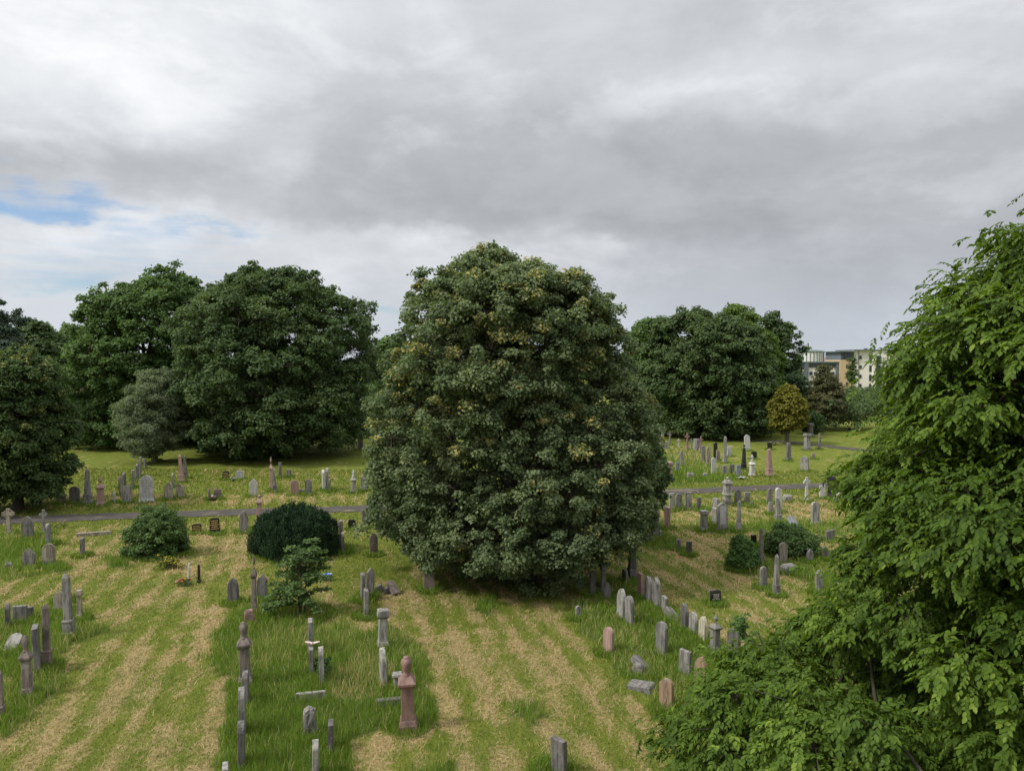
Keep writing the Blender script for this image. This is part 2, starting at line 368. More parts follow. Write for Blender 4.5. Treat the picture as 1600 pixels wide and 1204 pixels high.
TREES={
'maple':(0.00,38.00,[(0.94, -4.78, 4.78), (1.36, -5.74, 5.42), (2.16, -6.44, 5.99), (3.44, -6.88, 6.37), (4.72, -7.0, 6.55), (6.0, -6.96, 6.61), (7.27, -6.79, 6.47), (8.54, -6.59, 6.34), (9.81, -6.27, 6.21), (11.07, -5.88, 6.14), (12.34, -5.63, 5.94), (13.6, -5.3, 5.49), (14.7, -5.05, 4.73), (15.29, -4.57, 3.85), (15.56, -3.78, 3.15), (15.69, -2.05, -1.1)]),
'lobe':(7.67,46.00,[(0.58, -0.53, 0.51), (0.96, -0.88, 0.74), (1.74, -1.19, 1.0), (2.9, -1.66, 1.57), (4.06, -1.82, 1.76), (5.22, -1.59, 1.48), (5.99, -1.21, 1.02), (6.49, -0.56, 0.4)]),
'bigl':(-27.14,88.00,[(0.82, -8.89, 8.39), (1.78, -10.72, 10.38), (3.99, -11.65, 11.35), (6.56, -11.76, 11.88), (9.5, -11.28, 12.11), (12.43, -10.8, 11.91), (15.35, -10.03, 11.19), (17.54, -9.27, 9.6), (19.13, -8.08, 7.41), (20.27, -6.6, 6.11), (21.12, -4.62, 4.51), (21.58, -0.97, 1.95)]),
'backl':(-47.94,100.00,[(0.58, -8.46, 9.09), (2.67, -9.01, 9.53), (6.01, -9.45, 9.57), (9.35, -9.72, 9.61), (12.68, -9.0, 9.65), (16.0, -7.78, 9.69), (18.49, -6.74, 9.72), (20.15, -5.21, 9.32), (21.22, -1.46, 8.5), (21.8, 2.28, 6.85)]),
'birch':(-37.35,80.00,[(1.04, -2.24, 1.77), (1.91, -3.43, 2.72), (3.59, -3.81, 3.27), (5.6, -3.51, 3.3), (7.6, -2.81, 2.99), (9.27, -1.72, 2.15), (10.27, -1.17, 0.7)]),
'edge':(-35.54,55.00,[(1.16, -3.15, 3.21), (2.26, -3.82, 3.69), (3.8, -4.1, 3.85), (5.55, -4.2, 3.84), (7.3, -4.03, 3.73), (9.04, -3.67, 3.53), (10.35, -2.95, 3.19), (11.22, -2.02, 2.56), (11.74, -0.86, 1.75)]),
'oaka':(28.09,108.00,[(0.95, -6.44, 7.54), (2.04, -8.7, 9.06), (4.29, -9.53, 9.58), (7.45, -10.08, 9.54), (10.6, -9.74, 9.06), (13.74, -9.04, 7.86), (15.72, -7.79, 6.22), (17.15, -6.36, 4.23), (17.78, -4.75, 1.98)]),
'oakb':(20.25,113.00,[(1.17, -2.8, 3.34), (3.53, -3.66, 4.64), (7.3, -3.86, 4.8), (11.07, -3.79, 4.4), (14.36, -3.33, 3.82), (16.24, -2.4, 3.05), (17.36, -0.71, 1.54)]),
'limeg':(37.12,121.00,[(1.51, -4.8, 4.8), (3.54, -6.23, 6.09), (7.07, -6.66, 6.25), (10.6, -6.69, 5.81), (14.12, -6.71, 4.77), (16.63, -6.13, 3.13), (18.34, -4.93, 1.3), (19.14, -3.13, -0.32)]),
'thin':(46.70,134.00,[(5.35, -1.44, 2.47), (7.25, -3.13, 4.02), (10.04, -4.05, 4.43), (13.39, -4.53, 4.17), (16.17, -4.56, 3.02), (18.4, -4.14, 1.21), (19.62, -2.59, -0.58)]),
'gold':(34.49,96.00,[(2.19, -1.22, 1.26), (2.67, -2.11, 2.06), (3.79, -2.44, 2.37), (5.24, -2.21, 2.35), (6.68, -1.67, 1.85), (7.48, -0.72, 1.04)]),
'holly':(48.02,128.00,[(0.99, -2.6, 2.74), (2.59, -3.58, 3.47), (4.73, -3.82, 2.8), (6.87, -3.41, 1.28), (8.15, -2.36, -0.01)]),
'conif':(48.01,118.00,[(2.72, -2.51, 3.01), (4.01, -2.72, 3.39), (5.58, -2.34, 2.97), (7.16, -1.77, 2.36), (8.73, -1.3, 1.55), (10.01, -0.33, 0.26)]),
'gapa':(-25.45,165.00,[(5.79, -3.44, 3.44), (9.23, -4.52, 4.83), (12.66, -4.5, 4.84), (15.13, -3.66, 3.48), (16.23, -2.01, 1.83)]),
'fara':(-92.54,150.00,[(7.48, -4.98, 6.27), (11.22, -5.9, 6.97), (14.97, -5.45, 5.78), (17.21, -4.16, 3.95), (18.33, -2.26, 2.1)]),
'farb':(-93.54,165.00,[(9.23, -4.75, 5.56), (13.35, -5.36, 5.63), (16.5, -4.62, 4.99), (17.87, -3.22, 2.96)]),
'spruce':(-93.96,140.00,[(8.85, -4.73, 4.83), (11.77, -4.21, 4.66), (15.26, -3.2, 4.02), (18.16, -2.2, 3.15), (20.49, -1.22, 2.03), (22.57, -0.02, 0.91)]),
'bare':(-96.54,150.00,[(9.98, -2.42, 2.82), (13.1, -3.11, 3.63), (16.21, -2.8, 3.19), (18.7, -2.0, 2.74), (20.2, -0.72, 1.52)]),
'sap':(88.54,200.00,[(5.43, -1.01, 1.16), (7.27, -1.53, 1.47), (9.77, -0.9, 1.1), (11.43, -0.59, 0.41)]),
'green':(43.70,112.00,[(0.6, -1.04, 1.2), (1.53, -1.43, 1.57), (2.66, -1.44, 1.55), (3.5, -0.89, 1.17)]),
'bushl':(-19.17,41.50,[(-0.09, -1.56, 1.29), (0.68, -1.66, 1.41), (1.52, -1.57, 1.35), (2.15, -1.32, 1.15), (2.54, -0.97, 0.81), (2.78, -0.58, 0.39)]),
'yew':(-11.87,42.00,[(-0.58, -2.03, 1.85), (-0.29, -2.31, 2.14), (0.28, -2.41, 2.28), (0.99, -2.36, 2.25), (1.7, -2.07, 1.98), (2.05, -1.58, 1.59), (2.26, -0.8, 1.1)]),
'sapl':(-8.72,31.50,[(-0.08, -0.56, 0.9), (0.19, -1.04, 1.09), (0.62, -1.45, 1.19), (1.15, -1.34, 1.25), (1.74, -1.23, 1.31), (2.27, -1.02, 1.21), (2.64, -0.4, 0.79)]),
'ivy':(11.70,39.00,[(0.02, -0.57, 0.78), (0.45, -0.64, 0.8), (0.95, -0.54, 0.7), (1.44, -0.38, 0.47), (1.77, -0.13, 0.2)]),
'bushr':(15.20,42.00,[(-0.08, -0.88, 1.37), (0.35, -1.17, 1.65), (0.92, -1.21, 1.57), (1.41, -0.97, 1.15), (1.77, -0.48, 0.58)]),
'nettle':(-28.80,49.00,[(-0.78, -0.96, 0.35), (-0.53, -0.79, 0.28), (-0.37, -0.46, 0.03)]),
'ivyst':(-6.38,25.60,[(-0.17, -0.23, 0.12), (0.0, -0.29, 0.16), (0.31, -0.29, 0.12), (0.57, -0.16, 0.02)])}


def inside(poly, x, y):
    r = np.zeros(x.shape, bool); n = len(poly)
    for i in range(n):
        x0, y0 = poly[i]; x1, y1 = poly[(i + 1) % n]
        if y0 == y1: continue
        c = ((y0 > y) != (y1 > y)) & (x < (x1 - x0) * (y - y0) / (y1 - y0) + x0)
        r ^= c
    return r


def zone(kind, x, y, wob=0.7):
    wx = x + (fbm(x * .9, y * .9, 40) - .5) * 2 * wob; wy = y + (fbm(x * .9, y * .9, 50) - .5) * 2 * wob * 1.6
    r = np.zeros(np.shape(x), bool)
    for p in POLYS[kind]: r |= inside(p, wx, wy)
    return r


def smooth_path(pts, n=16):
    out = []
    for i in range(len(pts) - 1):
        p0 = pts[max(i - 1, 0)]; p1 = pts[i]; p2 = pts[i + 1]; p3 = pts[min(i + 2, len(pts) - 1)]
        for k in range(n):
            t = k / n
            out.append(tuple(0.5 * (2 * b + (c - a) * t + (2 * a - 5 * b + 4 * c - d) * t * t + (3 * b - a - 3 * c + d) * t ** 3) for a, b, c, d in zip(p0, p1, p2, p3)))
    return np.array(out + [pts[-1]])


PC = smooth_path(PATH); PC2 = smooth_path(PATH2)


def path_dist(x, y, pc=None):
    pc = PC if pc is None else pc
    yy = np.interp(x, pc[:, 0], pc[:, 1]); return np.abs(y - yy) * 0.97


CA, SA = math.cos(R(14)), math.sin(R(14))          # the burial rows run 14 degrees off the view


def hay_field(x, y):
    """0 = fresh short grass, 1 = covered in dry cuttings"""
    s = x * CA + y * SA; t = -x * SA + y * CA
    big = fbm(x * .16, y * .16, 3); med = fbm(x * .7 + 9, y * .7, 7)
    ph = s + 0.85 * (fbm(s * .25, t * .12, 12) - .5) * 2
    row = 0.5 + 0.5 * np.sin(2 * np.pi * ph / 1.15)
    row2 = 0.5 + 0.5 * np.sin(2 * np.pi * (ph + 0.25 * t) / 2.7)
    patch = fbm(s * 1.3, t * .45, 15)
    tuft = fbm(s * 2.6, t * 1.3, 19, 3)
    h = 0.41 + 0.40 * (big - .5) + 0.40 * (row - .5) + 0.16 * (row2 - .5) + 0.36 * (patch - .5) + 0.4 * (med - .5) + 0.55 * (tuft - .5)
    h = h + 0.20 * zone('hay', x, y, 1.0) - 0.36 * zone('green', x, y, 0.9)
    h = np.where((y > 62) & (path_dist(x, y) > 0), h - 0.28, h)  # less hay on the far lawn, tree shade put into its greener colour
    h = h - 0.25 * np.exp(-((path_dist(x, y) - 2.2) / 1.2) ** 2)
    return np.clip(h, 0, 1)


# ------------------------------------------------------------------ ground
def axis(lo, hi, st, far, k=1.22):
    a = list(np.arange(lo, hi + st / 2, st)); s = st; v = hi
    b = []
    while v < far: s *= k; v += s; b.append(v)
    s = st; v = lo; c = []
    while v > -far: s *= k; v -= s; c.append(v)
    return np.array(c[::-1] + a + b)


gx = axis(-52, 58, 0.28, 2600); gy = axis(12, 112, 0.28, 2600)
GX, GY = np.meshgrid(gx, gy, indexing='ij'); X1, Y1 = GX.ravel(), GY.ravel()
near = (np.abs(X1) < 60) & (Y1 > 8) & (Y1 < 120)
hay = np.full(X1.shape, 0.3); tall = np.zeros(X1.shape)
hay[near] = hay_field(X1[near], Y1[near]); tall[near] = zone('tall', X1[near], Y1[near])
zz = hgt(X1, Y1) * np.exp(-np.maximum(np.hypot(X1, Y1) - 160, 0) / 60)
nx, ny = len(gx), len(gy)
ii = (np.arange(nx - 1)[:, None] * ny + np.arange(ny - 1)[None, :]).ravel()
GF = np.stack([ii, ii + ny, ii + ny + 1, ii + 1], 1)
gm, N = new_mat('mown_ground')
tcg = N.n('ShaderNodeTexCoord'); pv = tcg.outputs['Object']
ah = N.n('ShaderNodeAttribute', attribute_name='hay').outputs['Fac']; at_ = N.n('ShaderNodeAttribute', attribute_name='tall').outputs['Fac']
rot = N.n('ShaderNodeMapping'); N.put(rot.inputs[0], pv); rot.inputs['Rotation'].default_value = (0, 0, R(-14)); rot.inputs['Scale'].default_value = (1, 0.35, 1)
n1 = N.noise(pv, 9.0, 5, 0.7); n2 = N.noise(rot.outputs[0], 3.0, 5, 0.7); n3 = N.noise(pv, 45, 3, 0.7); n4 = N.noise(pv, 0.35, 4); n5 = N.noise(rot.outputs[0], 1.1 * 3, 4, 0.75, 0.6)
mixf = N.m('ADD', ah, N.m('ADD', N.m('MULTIPLY', N.m('SUBTRACT', n1, 0.5), 0.9), N.m('MULTIPLY', N.m('SUBTRACT', n5, 0.5), 1.5)))
hayf = N.sstep(mixf, 0.24, 0.80)
green = N.ramp(n2, [(0.25, (0.078, 0.120, 0.013)), (0.5, (0.138, 0.170, 0.024)), (0.75, (0.21, 0.212, 0.042))])
hayc = N.ramp(n1, [(0.25, (0.19, 0.148, 0.058)), (0.5, (0.345, 0.262, 0.120)), (0.75, (0.48, 0.365, 0.195))])
gc = N.mix(hayf, green, hayc)
gc = N.mix(N.m('MULTIPLY', at_, 0.85), gc, (0.07, 0.11, 0.022))
lumg = N.m('ADD', 0.62, N.m('MULTIPLY', n3, 0.75)); gc = N.mix(1.0, gc, N.comb(lumg, lumg, lumg), 'MULTIPLY')
gc = N.mix(N.m('MULTIPLY', N.sstep(n4, 0.4, 0.7), 0.25), gc, (0.15, 0.17, 0.05))
finish(gm, N, gc, 0.95, 0.1, (N.m('ADD', N.m('ADD', n1, N.m('MULTIPLY', n3, 0.6)), N.m('MULTIPLY', n5, 1.6)), 0.9, 0.09))
ground = mesh_np('ground', np.stack([X1, Y1, zz], 1), GF, gm, smooth=True)
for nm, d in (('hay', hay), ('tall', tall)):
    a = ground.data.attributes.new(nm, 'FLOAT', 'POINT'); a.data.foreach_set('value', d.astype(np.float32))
tag(ground, kind='structure')

pm, N = new_mat('worn_tarmac')
t_ = N.n('ShaderNodeTexCoord'); a1 = N.noise(t_.outputs['Object'], 1.2, 5, 0.65); a2 = N.noise(t_.outputs['Object'], 30, 3); a3 = N.noise(t_.outputs['Object'], 0.5, 4)
c = N.ramp(a1, [(0.3, (0.046, 0.041, 0.037)), (0.6, (0.074, 0.065, 0.058)), (0.8, (0.115, 0.10, 0.085))])
c = N.mix(N.m('MULTIPLY', N.sstep(N.m('ADD', a3, N.m('MULTIPLY', N.m('SUBTRACT', a2, 0.5), 0.4)), 0.56, 0.68), 0.6), c, (0.20, 0.17, 0.10))
lum = N.m('ADD', 0.75, N.m('MULTIPLY', a2, 0.5)); c = N.mix(1.0, c, N.comb(lum, lum, lum), 'MULTIPLY')
finish(pm, N, c, 0.9, 0.25, (a2, 0.4, 0.02))


def make_path(name, pc, w):
    tg = np.gradient(pc, axis=0); tg = nrm(tg); nn = np.stack([-tg[:, 1], tg[:, 0]], 1)
    m = len(pc); s = np.arange(m)
    cols = []
    for k, u in enumerate((-1, -.5, 0, .5, 1)):
        e = (w / 2) * u + (np.random.default_rng(k).normal(0, .13, m) if abs(u) == 1 else 0)
        p = pc + nn * np.reshape(e * np.ones(m), (-1, 1))
        cols.append(np.c_[p, hgt(p[:, 0], p[:, 1]) + 0.028 + 0.02 * (1 - u * u)])
    V = np.stack(cols, 1).reshape(-1, 3); i0 = (np.arange(m - 1)[:, None] * 5 + np.arange(4)[None, :]).ravel()
    o = mesh_np(name, V, np.stack([i0, i0 + 5, i0 + 6, i0 + 1], 1), pm, smooth=True)
    tag(o, kind='structure')


make_path('path', PC, 2.45); make_path('path', PC2, 2.2)


# ------------------------------------------------------------------ foliage
def leaves(P, A, Nn, L, Wd, fold=0.25):
    """one bent quad per leaf: base, side, tip, side"""
    S = nrm(np.cross(A, Nn)); U = nrm(np.cross(S, A)); n = len(P)
    L = np.reshape(L * np.ones(n), (-1, 1)); Wd = np.reshape(Wd * np.ones(n), (-1, 1))
    mid = P + A * L * .45 + U * Wd * fold
    V = np.stack([P, mid + S * Wd * .5 - U * Wd * fold * 1.6, P + A * L - U * L * .12, mid - S * Wd * .5 - U * Wd * fold * 1.6], 1).reshape(-1, 3)
    return V, np.arange(n * 4).reshape(-1, 4)


def leaves2(P, A, Nn, L, Wd):
    """two quads per leaf, folded along the midrib, tip drooping"""
    S = nrm(np.cross(A, Nn)); U = nrm(np.cross(S, A)); n = len(P)
    L = np.reshape(L * np.ones(n), (-1, 1)); Wd = np.reshape(Wd * np.ones(n), (-1, 1))
    q = lambda a, s, u: P + A * L * a + S * Wd * s + U * L * u
    V = np.stack([q(0, 0, 0), q(.30, .42, .05), q(.66, .40, .0), q(1, 0, -.18), q(.66, -.40, .0), q(.30, -.42, .05), ], 1).reshape(-1, 3)
    b = np.arange(n)[:, None] * 6
    return V, np.concatenate([b + np.array([[0, 1, 2, 3]]), b + np.array([[0, 3, 4, 5]])], 1).reshape(-1, 4)


def tube(pts, rad, k=5):
    pts = np.asarray(pts, float); m = len(pts)
    d = nrm(np.gradient(pts, axis=0)); ref = np.where(np.abs(d[:, 2:3]) > .9, np.array([[1., 0, 0]]), np.array([[0, 0, 1.]]))
    a = nrm(np.cross(d, ref)); b = np.cross(d, a); th = np.arange(k) * 2 * np.pi / k
    V = (pts[:, None] + (a[:, None] * np.cos(th)[None, :, None] + b[:, None] * np.sin(th)[None, :, None]) * np.reshape(rad, (-1, 1, 1))).reshape(-1, 3)
    i = (np.arange(m - 1)[:, None] * k + np.arange(k)[None, :]); j = (np.arange(m - 1)[:, None] * k + (np.arange(k)[None, :] + 1) % k)
    return V, np.stack([i, j, j + k, i + k], -1).reshape(-1, 4)


def join(parts):
    V, F, b = [], [], 0
    for v, f in parts: V.append(v); F.append(f + b); b += len(v)
    return np.concatenate(V), np.concatenate(F)


def curve(a, b, sag, n=5, r=None, jit=0.06):
    a, b = np.asarray(a, float), np.asarray(b, float); t = np.linspace(0, 1, n)[:, None]
    p = a + (b - a) * t; L = np.linalg.norm(b - a)
    p[:, 2] += sag * L * 4 * (t * (1 - t))[:, 0]
    j = (r or rng).normal(0, jit * L, (n, 3)); j[0] = 0; j[-1] = 0
    return p + j * .5


def rand_dirs(n, r): return nrm(r.normal(size=(n, 3)))


def make_crown(r, prof, depth=1.0, RB=(1.1, 1.8), nb=80, inner=0.3, back=1.0, pad=0.0, lob=1.0):
    """big boughs spread over the crown's outer surface, plus some inside: centre, radius, outward direction"""
    pr = np.array(prof); z, xl, xr = pr[:, 0], pr[:, 1], pr[:, 2]
    top = z[-1]; rt = (xr[-1] - xl[-1]) / 2
    z = np.r_[z, top + 0.01]; cx0 = (xl[-1] + xr[-1]) / 2; xl = np.r_[xl, cx0]; xr = np.r_[xr, cx0]
    h = (xr - xl) / 2
    seg = np.hypot(np.diff(z), np.diff(h)); w = seg * (h[1:] + h[:-1] + .01)
    n = nb * 14
    si = r.choice(len(seg), n, p=w / w.sum()); t = r.random(n)
    zz_ = z[si] + (z[si + 1] - z[si]) * t; a = h[si] + (h[si + 1] - h[si]) * t
    cx = (xl + xr)[si] / 2 + ((xl + xr)[si + 1] - (xl + xr)[si]) / 2 * t
    th = r.random(n) * 2 * np.pi
    dz = np.diff(z)[si]; dh = np.diff(h)[si]; sl = np.hypot(dz, dh)
    nz = -dh / sl; nr_ = dz / sl
    Nn = nrm(np.stack([np.cos(th) * nr_, np.sin(th) * nr_, nz + 0.05], 1))
    S = np.stack([cx + a * np.cos(th), a * depth * np.sin(th), zz_], 1)
    q = 1 + lob * (.085 * np.sin(2 * th + r.uniform(0, 6) + zz_ * r.uniform(-.5, .5)) + .07 * np.sin(3 * th + r.uniform(0, 6) + zz_ * r.uniform(-.9, .9)) + .05 * np.sin(5 * th + r.uniform(0, 6) + zz_ * r.uniform(-1.4, 1.4)))
    S[:, :2] *= q[:, None]
    keep = (np.sin(th) < 0.25) | (r.random(n) < back)
    S, Nn, a = S[keep], Nn[keep], a[keep]
    rb = r.uniform(RB[0], RB[1], len(S)); rb = np.minimum(rb, 0.75 * a + 0.25)
    ch = [0]; dist = np.linalg.norm(S - S[0], axis=1)
    while len(ch) < min(nb, len(S)):
        k = int(np.argmax(dist * r.uniform(.75, 1, len(S)))); ch.append(k); dist = np.minimum(dist, np.linalg.norm(S - S[k], axis=1))
    S, Nn, rb = S[ch], Nn[ch], rb[ch]
    C = S - Nn * (rb * r.uniform(.72, 1.25, len(S)) + pad)[:, None]
    C[:, 2] -= .22 * rb
    ni = int(nb * inner)
    if ni:
        k = r.choice(len(S), ni); ax = np.stack([np.interp(S[k, 2], z, (xl + xr) / 2), np.zeros(ni), S[k, 2]], 1)
        f = r.uniform(.35, .7, ni)[:, None]
        C = np.r_[C, ax + (C[k] - ax) * f]; Nn = np.r_[Nn, Nn[k]]; rb = np.r_[rb, rb[k] * 1.1]
    return C, rb, Nn


def clumps(r, C, rb, Nn, nc, flat=0.8, stray=.035):
    nB = len(C); u = rand_dirs(nB * nc, r).reshape(nB, nc, 3)
    u = nrm(u + Nn[:, None] * .55 + np.array([0, 0, .42]))
    P = C[:, None] + u * rb[:, None, None] * np.array([1, 1, flat]) * np.where(r.random((nB, nc, 1)) < stray, r.uniform(1.2, 1.6, (nB, nc, 1)), r.uniform(.6, 1.2, (nB, nc, 1)))
    return P.reshape(-1, 3), u.reshape(-1, 3), np.repeat(np.arange(nB), nc)


def clump_leaves(r, P, U, bi, RC, nl, L, Wd, up=0.75, droop=0.55, flat=0.7, seeds=0.0, tmax=0.8, tmin=0.0, top_seed=None, upright=0.0):
    m = len(P); R_ = r.uniform(RC[0], RC[1], (m, 1, 1))
    u = rand_dirs(m * nl, r).reshape(m, nl, 3); u = nrm(u + U[:, None] * .35 + np.array([0, 0, up * .6]))
    pos = P[:, None] + u * R_ * np.array([1, 1, flat]) * r.uniform(.30, 1.15, (m, nl, 1))
    nn = nrm(u * .5 + np.array([0, 0, up]) + r.normal(0, .52, (m, nl, 3)))
    A = np.cross(nn, rand_dirs(m * nl, r).reshape(m, nl, 3)); A = nrm(A + u * .45 + np.array([0, 0, -droop + 2 * upright]))
    bt = r.random(bi.max() + 1)[bi]; ct = r.random(m)
    tint = (0.30 * bt + .30 * ct)[:, None] + .40 * r.random((m, nl)); tint = tmin + np.clip(tint, 0, 1) * (tmax - tmin)
    if seeds:
        sc = r.random(m) < (seeds if top_seed is None else seeds * top_seed(P))
        tint = np.where(sc[:, None] & (r.random((m, nl)) < .5), r.uniform(.84, 1.0, (m, nl)), tint)
    n = m * nl; s = r.uniform(.7, 1.25, n)
    V, F = leaves(pos.reshape(-1, 3), A.reshape(-1, 3), nn.reshape(-1, 3), L * s, Wd * s)
    return V, F, tint.ravel()


def skeleton(r, C, cl, clb, height, r0, limb_n=9, stems=1, zmin=0.3, twigs=True, spread=0.25):
    """trunk, limbs out to the boughs, twigs to every clump"""
    tr, br = [], []
    topz = height * .72
    ax = [(0, 0, -.25)]
    for k in range(1, 8): ax.append((r.normal(0, .03 * height * .12), r.normal(0, .03 * height * .12), topz * k / 7))
    ax = np.array(ax); rr = r0 * np.array([1.45, 1.05, .92, .8, .66, .5, .34, .16])
    tr.append(tube(ax, rr, 9))
    for s in range(stems - 1):
        off = np.array([r.uniform(-1, 1) * r0 * 3.5, r.uniform(-1, 1) * r0 * 3.5, -.2]); e = np.array([off[0] * 2.2, off[1] * 2.2, topz * .8])
        tr.append(tube(curve(off, e, .02, 7, r, .05), r0 * np.linspace(.8, .15, 7), 7))
    lim = []
    idx = [int(np.argmax(C[:, 2]))]; dist = np.linalg.norm(C - C[idx[0]], axis=1)
    while len(idx) < min(limb_n, len(C)):
        k = int(np.argmax(dist)); idx.append(k); dist = np.minimum(dist, np.linalg.norm(C - C[k], axis=1))
    for k in idx:
        z0 = np.clip(C[k, 2] * .55 - .6, height * .10, topz * .9); a = np.array([np.interp(z0, ax[:, 2], ax[:, 0]), np.interp(z0, ax[:, 2], ax[:, 1]), z0])
        p = curve(a, C[k], .06, 8, r, .05); lim.append(p); tr.append(tube(p, r0 * np.linspace(.42, .09, 8), 6))
    node = np.concatenate(lim + [ax[2:]])
    for i, c in enumerate(C):
        d = np.linalg.norm(node - c, axis=1) + np.maximum(node[:, 2] - c[2], 0) * .6
        br.append(tube(curve(node[int(np.argmin(d))], c, .05, 5, r), r0 * np.linspace(.16, .05, 5), 4))
    if twigs:
        for p, b in zip(cl, clb): br.append(tube(curve(C[b], p, .03, 3, r), r0 * np.array([.05, .035, .012]), 3))
    return join(tr), join(br)


def tree(name, key, label, cat, mat, seed, depth=1.0, RB=(1.1, 1.8), nb=80, nc=9, RC=(.4, .7), nl=60, L=.3, Wd=.24, inner=.3, back=1.0, r0=.3, lob=1.0,
         group=None, flat=.8, up=.75, droop=.55, seeds=0, top_seed=None, barkm=None, stems=1, trunk=True, tmax=0.8, tmin=0, upright=0, twigs=True, cflat=.7, limb_n=9, dz=0, stray=.035):
    X, Y, prof = TREES[key]; r = np.random.default_rng(seed)
    z0 = float(hgt(X, Y)) + dz; prof = [(max(z - z0, .05), a, b) for z, a, b in prof]
    root = empty(name, (X, Y, z0)); tag(root, label, cat, group)
    C, rb, Nn = make_crown(r, prof, depth, RB, nb, inner, back, (RC[0] + RC[1]) * .3, lob)
    P, U, bi = clumps(r, C, rb, Nn, nc, flat, stray); ok = P[:, 2] > .12; P, U, bi = P[ok], U[ok], bi[ok]
    V, F, t = clump_leaves(r, P, U, bi, RC, nl, L, Wd, up, droop, cflat, seeds, tmax, tmin, top_seed, upright)
    V[:, 2] = np.maximum(V[:, 2], .03)
    mesh_np('crown', V, F, LM[mat], root, t)
    if trunk:
        (tv, tf), (bv, bf) = skeleton(r, C, P, bi, prof[-1][0], r0, limb_n, stems, twigs=twigs)
        tv, tf = join([(tv, tf), (bv, bf)]); mesh_np('trunk', tv, tf, barkm or BARK, root, smooth=True)
    return root


G_FAR = 'trees beyond the path'
tree('maple_tree', 'maple', 'huge spreading maple with yellow seed clusters skirting the lawn, tallest tree in the middle', 'tree', 'maple', 1, depth=.92, RB=(.9, 1.75), nb=165, nc=15, RC=(.20, .60), nl=170,
     L=.13, Wd=.125, inner=.5, back=.6, r0=.42, lob=.95, stray=.03, seeds=.24, top_seed=lambda P: np.clip((P[:, 2] - 3) / 9, .12, 1), stems=3, limb_n=14)
tree('bushy_tree', 'lobe', 'dark drooping bushy tree pressed against the maple beside the path', 'tree', 'dark', 2, RB=(.7, 1.1), nb=45, nc=10, RC=(.3, .48), nl=120, L=.16, Wd=.13, r0=.16, tmax=.7)
tree('broadleaf_tree', 'bigl', 'broad dark dome-shaped tree rising behind the pink obelisk', 'tree', 'dark', 3, RB=(1.4, 2.8), nb=140, nc=13, RC=(.55, .9), nl=95, L=.29, Wd=.26, back=.5, r0=.55, group=G_FAR, inner=.55, limb_n=12)
tree('broadleaf_tree', 'backl', 'wide green tree behind the dome-shaped one, its lower side over the open slope', 'tree', 'mid', 4, RB=(1.6, 2.8), nb=115, nc=12, RC=(.6, 1.0), nl=80, L=.34, Wd=.30, back=.4, r0=.5, group=G_FAR, inner=.5, tmax=.75)
tree('birch_tree', 'birch', 'small grey-green fine-leaved birch above the climbing row of slabs', 'tree', 'grey', 5, RB=(.8, 1.3), nb=55, nc=10, RC=(.4, .65), nl=110, L=.18, Wd=.12, r0=.14, up=.4, droop=1.0, barkm=BARKG, group=G_FAR)
tree('evergreen_tree', 'edge', 'dark dense tree with yellowish tips at the frame edge, boughs to the ground', 'tree', 'olive', 6, RB=(.8, 1.4), nb=95, nc=12, RC=(.35, .58), nl=110, L=.18, Wd=.15, back=.5, r0=.3, seeds=.22, tmax=.68, top_seed=lambda P: np.clip((P[:, 2] - 4) / 7, .1, 1))
tree('broadleaf_tree', 'oaka', 'large dark rounded tree behind the far row of crosses', 'tree', 'dark', 7, RB=(1.5, 2.6), nb=120, nc=12, RC=(.6, 1.0), nl=80, L=.34, Wd=.30, back=.4, r0=.5, group=G_FAR, stems=3, tmin=.1)
tree('broadleaf_tree', 'oakb', 'mid green tree between the maple and the large dark rounded tree', 'tree', 'mid', 8, RB=(1.4, 2.4), nb=85, nc=12, RC=(.6, .9), nl=75, L=.34, Wd=.30, back=.4, r0=.42, group=G_FAR, stems=2)
tree('lime_tree', 'limeg', 'bright yellow-green tree showing above the large dark rounded tree', 'tree', 'lime', 9, RB=(1.5, 2.5), nb=90, nc=11, RC=(.6, 1.0), nl=70, L=.36, Wd=.31, back=.4, r0=.4, group=G_FAR)
tree('open_tree', 'thin', 'dark open-branched tree with sky showing through next to the apartment blocks', 'tree', 'dark', 10, RB=(.9, 1.7), nb=48, nc=6, RC=(.6, 1.0), nl=30, L=.5, Wd=.36, r0=.35, inner=.25, group=G_FAR, tmax=.6)
tree('golden_tree', 'gold', 'small golden-leaved tree with a bare grey trunk', 'tree', 'gold', 11, RB=(.7, 1.1), nb=42, nc=9, RC=(.4, .6), nl=44, L=.34, Wd=.26, r0=.24, barkm=BARKG, group=G_FAR)
tree('flowering_tree', 'holly', 'dark small tree dotted with white blossom behind the golden tree', 'tree', 'holly', 12, RB=(.9, 1.5), nb=50, nc=8, RC=(.6, .9), nl=40, L=.45, Wd=.36, r0=.2, group=G_FAR, seeds=.07, tmax=.75)
tree('conifer_tree', 'conif', 'brownish layered conifer before the apartment blocks', 'tree', 'brown', 13, RB=(.6, 1.0), nb=70, nc=8, RC=(.45, .7), nl=34, L=.42, Wd=.16, r0=.22, flat=.35, cflat=.35, droop=.3, group=G_FAR)
tree('broadleaf_tree', 'gapa', 'distant green treetop in the gap beside the maple', 'tree', 'mid', 14, RB=(1.5, 2.4), nb=45, nc=8, RC=(.9, 1.3), nl=34, L=.7, Wd=.55, r0=.35, back=.3, group=G_FAR)
tree('broadleaf_tree', 'fara', 'distant rounded tree between the bare-topped tree and the skyline hollow', 'tree', 'dark', 15, RB=(1.5, 2.4), nb=55, nc=8, RC=(.9, 1.3), nl=34, L=.7, Wd=.55, r0=.35, back=.3, group=G_FAR)
